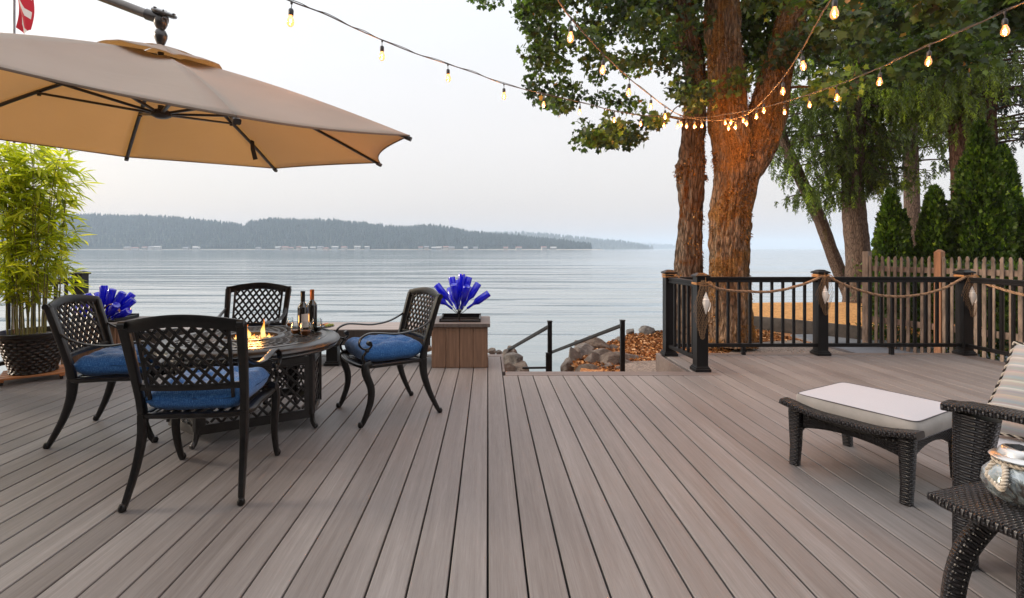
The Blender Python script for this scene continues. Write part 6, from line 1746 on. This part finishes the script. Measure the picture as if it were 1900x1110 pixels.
def shell(p, label):
    t = thing('seashell', label, 'seashell', p, radians(15), 'white spiral shells on the railing posts')
    m = MB()
    prof = [(0, .115), (.006, .10), (.010, .094), (.008, .090), (.016, .080), (.014, .074), (.024, .060), (.021, .052), (.034, .034), (.031, .024), (.036, .008), (.032, -.012), (.026, -.035), (.018, -.060), (.010, -.085), (.004, -.105), (0, -.112)]
    m.lathe(list(reversed(prof)), 20, cap0=False, cap1=False)
    for i, v in enumerate(m.v):
        a = atan2(v[1], v[0]); k = 1 + .16 * max(0, cos(a - v[2] * 30)); m.v[i] = (v[0] * k, v[1] * k * .8, v[2])
    m.build('spiral_body', M['shell'], t)
    m = MB(); pts = [(.012, -.028, .02), (.026, -.030, -.0), (.020, -.028, -.045), (.008, -.022, -.08)]
    m.sweep(catmull(pts, 4), [(.004, .008)] * 13, n=8, ref=(1, 0, 0)); m.build('lip', M['shell'], t)
    m = MB(); m.sweep([(0, 0, .11), (0, .005, .26)], .0016, n=4); m.build('hanging_string', M['raffia'], t)
net((PF[0] - .01, PF[1] - .062, .93), .05, .19, .60, 'longest brown net, hanging on the front post at the steps', 1)
shell((PF[0] + .015, PF[1] - .10, .70), 'white shell hanging on the front post over the long net')
raffia((PF[0], PF[1], .90), .115, 'raffia tie round the front post by the steps')
raffia((PC[0], PC[1], .93), .115, 'raffia tie round the corner post nearest the slim trunk')
net((PM[0], PM[1] - .062, .93), .06, .21, .46, 'short brown net on the middle railing post', 2, 10, 18)
shell((PM[0] - .01, PM[1] - .10, .71), 'white shell hanging on the middle railing post')
raffia((PM[0], PM[1], .93), .115, 'raffia tie and bow round the middle railing post')
net((PR[0] + .01, PR[1] - .062, .93), .07, .24, .48, 'wide brown net on the right corner post by the fence', 3, 11, 18)
shell((PR[0], PR[1] - .10, .70), 'white shell hanging on the right corner post by the fence')
raffia((PR[0], PR[1], .93), .115, 'raffia tie round the right corner post')
def garland(pts, label):
    P_ = catmull([Vector(p) for p in pts], 12)
    t = thing('rope_garland', label, 'garland', P_[0], 0, 'net rope garlands along the railing'); o_ = P_[0]
    P_ = [p - o_ + Vector((0, .004 * mnoise.noise(p * 9), .006 * mnoise.noise(p * 7 + Vector((3, 0, 0))))) for p in P_]
    twisted(P_, .014, 11, (M['garland'], M['garland'], M['net']), ('rope_strand',) * 3, t)
y_ = PM[1] - .06
garland([(PF[0] + .06, PF[1] - .03, .88), (2.55, 5.6, .80), (2.95, 5.92, .755), (3.3, 5.99, .75), (3.65, 6.0, .83), (PM[0] - .02, y_, .925)], 'thin net garland between the front post and the middle post')
garland([(PM[0] + .03, y_, .93), (4.2, 6.0, .80), (4.55, 5.99, .705), (4.9, 5.99, .70), (5.25, 6.0, .77), (PR[0] - .04, PR[1] - .06, .92)], 'thick net garland sagging between the middle post and right corner post')
garland([(PR[0] + .02, PR[1] - .06, .92), (5.58, 5.7, .83), (5.57, 5.3, .76), (5.56, 4.8, .75), (5.57, 4.2, .80), (5.6, 3.65, .92)], 'net garland running off to the right edge along the side railing')

# ------------------------------------------------------------------ far shore
def ridge(pts, x):
    for (a, b), (c, d) in zip(pts, pts[1:]):
        if a <= x <= c: return b + (d - b) * (x - a) / (c - a)
    return pts[-1][1] if x > pts[-1][0] else pts[0][1]
def far_hill(name, prof, D0, depth, tree_h, step, seed, label, x_end=None):
    """a wooded slope: bare terrain plus thousands of small conifers"""
    rg = np.random.default_rng(seed); x0, x1 = prof[0][0], prof[-1][0]
    def X(px, d_): return (px - CX) / FX * d_
    def topz(px): return EYE + (CY - ridge(prof, px)) / FX * (D0 + depth) - tree_h * .78
    def hz(px, v): return WZ - 1 + (topz(px) - WZ + 1) * (sin(min(1, v) * pi / 2) ** .8)
    m = MB(); m.grid(lambda u, v: Vector((X(x0 + (x1 - x0) * u, D0 + depth * v * 1.6), D0 + depth * v * 1.6, hz(x0 + (x1 - x0) * u, v * 1.6) if v * 1.6 <= 1 else hz(x0 + (x1 - x0) * u, 1) - 6 * (v * 1.6 - 1))), 120, 10)
    o = m.build(name, M['far_ground'], angle=180); struct(o, label)
    xw0, xw1 = X(x0, D0 + depth), X(x1, D0 + depth); nx = int((xw1 - xw0) / step); P_ = []
    for v in np.linspace(.03, 1.02, max(6, int(depth / step / 1.6))):
        d_ = D0 + depth * v
        px = x0 + (x1 - x0) * (np.arange(nx) + rg.random(nx)) / nx
        for q in px:
            h = hz(q, v)
            if h < WZ + 2: continue
            P_.append((X(q, d_), d_ + rg.normal(0, step * .5), h - 1.0))
    P_ = np.array(P_); n = len(P_); sc = np.clip(rg.normal(1, .18, n), .5, 1.5) * tree_h
    ang = rg.random(n) * 6.28; R = np.zeros((n, 3, 3)); R[:, 0, 0] = np.cos(ang); R[:, 0, 1] = -np.sin(ang); R[:, 1, 0] = np.sin(ang); R[:, 1, 1] = np.cos(ang); R[:, 2, 2] = 1
    tm = []; fc = []
    for zz, rr in ((0.08, .24), (.42, .16)):
        b = len(tm); tm += [(rr * cos(k * pi / 2.5), rr * sin(k * pi / 2.5), zz) for k in range(5)] + [(0, 0, zz + .58)]
        fc += [(b + k, b + (k + 1) % 5, b + 5) for k in range(5)]
    w_ = np.stack([sc * rg.uniform(.8, 1.35, n)] * 2 + [sc], 1)
    o = bulk(name + '_woods', tm, fc, P_, R, w_, rg.random(n), M['far_tree']); o['kind'] = 'stuff'; o['label'] = label.replace('slope', 'woods'); o['category'] = 'far woods'
far_hill('far_hill', [(-340, 396), (60, 398), (170, 398), (250, 400), (330, 403), (410, 412), (446, 416), (453, 421), (462, 411), (500, 406), (560, 408), (620, 408), (670, 413), (720, 420), (760, 420), (800, 417), (830, 421), (870, 430), (930, 434), (990, 440), (1050, 447), (1090, 452), (1115, 461)], 1150, 190, 13, 5.6, 1, 'nearest wooded slope across the water')
far_hill('far_ridge', [(820, 434), (880, 431), (960, 430), (1010, 432), (1050, 437), (1090, 440), (1120, 444), (1150, 446), (1185, 452), (1215, 458), (1235, 463)], 2300, 300, 16, 13.0, 2, 'paler middle wooded slope across the water')
far_hill('distant_headland', [(1080, 446), (1140, 447), (1180, 450), (1230, 452), (1270, 455), (1300, 460)], 4300, 400, 18, 26.0, 3, 'faint farthest wooded slope across the water')
m = MB(); pr = []
m.grid(lambda u, v: Vector(((-340 + (1120 + 340) * u - CX) / FX * 1130, 1118 + 40 * v, WZ - .4 + 2.0 * v)), 60, 2); o = m.build('far_beach', M['beach']); struct(o, 'thin pale beach line below the far woods')
rg = random.Random(12)
clusters = [((236, 252, 268, 282, 290), 'first cluster of waterfront houses across the water, left of the far chair'), ((345, 357, 368), 'small pair-like group of shore houses above the far chair'), ((476,), ''), ((517, 530, 541, 553, 566, 580, 594, 608, 622, 640), 'longest row of waterfront houses across the water'), ((665, 680), ''), ((781, 793, 804, 815, 826, 837), 'waterfront row above the tall chair back and planter'), ((862, 880), ''), ((938, 960), ''), ((1010, 1030), '')]
wd = ['first', 'second', 'third', 'fourth', 'fifth', 'sixth', 'seventh', 'eighth', 'ninth', 'tenth']
names = ['the leftmost shore cluster', 'the shore group above the far chair', 'the lone shore spot past that chair', 'the long shore row left of centre', 'the shore pair right of the long row', 'the shore row above the bottle planter', 'the shore pair right of the bottle planter', 'the shore pair beneath the lowering ridge', 'the last shore pair before the far headland']
nb_ = 0
for ci, (xs, _) in enumerate(clusters):
    for hi, px in enumerate(xs):
        c = at(px + rg.uniform(-4, 4), 462, 1128); wm, rm = rg.choice((('h_white', 'r_grey'), ('h_white', 'r_white'), ('h_tan', 'r_red'), ('h_grey', 'r_white'), ('h_white', 'r_red'), ('h_tan', 'r_grey')))
        cn = {'h_white': 'white', 'h_tan': 'tan', 'h_grey': 'grey', 'r_grey': 'dark', 'r_white': 'pale', 'r_red': 'red'}
        t = thing('shore_house', 'tiny %s house with %s roof, %s in %s' % (cn[wm], cn[rm], wd[hi] if len(xs) > 1 else 'single', names[ci]), 'house', (c.x, 1128 + rg.uniform(-4, 8), WZ + rg.uniform(1.2, 3.5)), rg.uniform(-.4, .4), 'waterfront houses across the water')
        w_, d_, h_ = rg.uniform(7, 13), rg.uniform(7, 10), rg.uniform(2.2, 4.2)
        m = MB(); m.slab((-w_ / 2, -d_ / 2, -2.5), (w_ / 2, d_ / 2, h_)); wl = m.build('wall', M[wm], t, smooth=False)
        m = MB(); m.prism([(0, -d_ / 2 - .6, 0), (0, d_ / 2 + .6, 0), (0, 0, 2.3)], (-w_ / 2 - .6, 0, h_ + .02), (w_ / 2 + .6, 0, h_ + .02)); m.build('roof', M[rm], t, smooth=False)
        for k in range(3):
            m = MB(); m.slab((-w_ / 2 + w_ * (k + .5) / 3 - 1, -d_ / 2 - .08, .9), (-w_ / 2 + w_ * (k + .5) / 3 + 1, -d_ / 2 - .01, 2.5)); m.build('window', M['plate'], t, smooth=False)
# ------------------------------------------------------------------ smoky air
m = MB(); m.slab((-9000, -40, WZ - 1.6), (9000, 8000, 112)); hz_ = m.build('haze', None, smooth=False)
hm = bpy.data.materials.new('haze'); hm.use_nodes = True; nt = hm.node_tree; nt.nodes.clear()
pv = nt.nodes.new('ShaderNodeVolumePrincipled'); pv.inputs['Color'].default_value = (0.72, 0.85, 1.0, 1); pv.inputs['Density'].default_value = HAZE; pv.inputs['Anisotropy'].default_value = 0.0
oo = nt.nodes.new('ShaderNodeOutputMaterial'); L(nt, pv.outputs[0], oo.inputs['Volume'])
hz_.data.materials.clear(); hz_.data.materials.append(hm); hz_['kind'] = 'stuff'; hz_['label'] = 'thin smoky haze over the water'; hz_['category'] = 'haze'
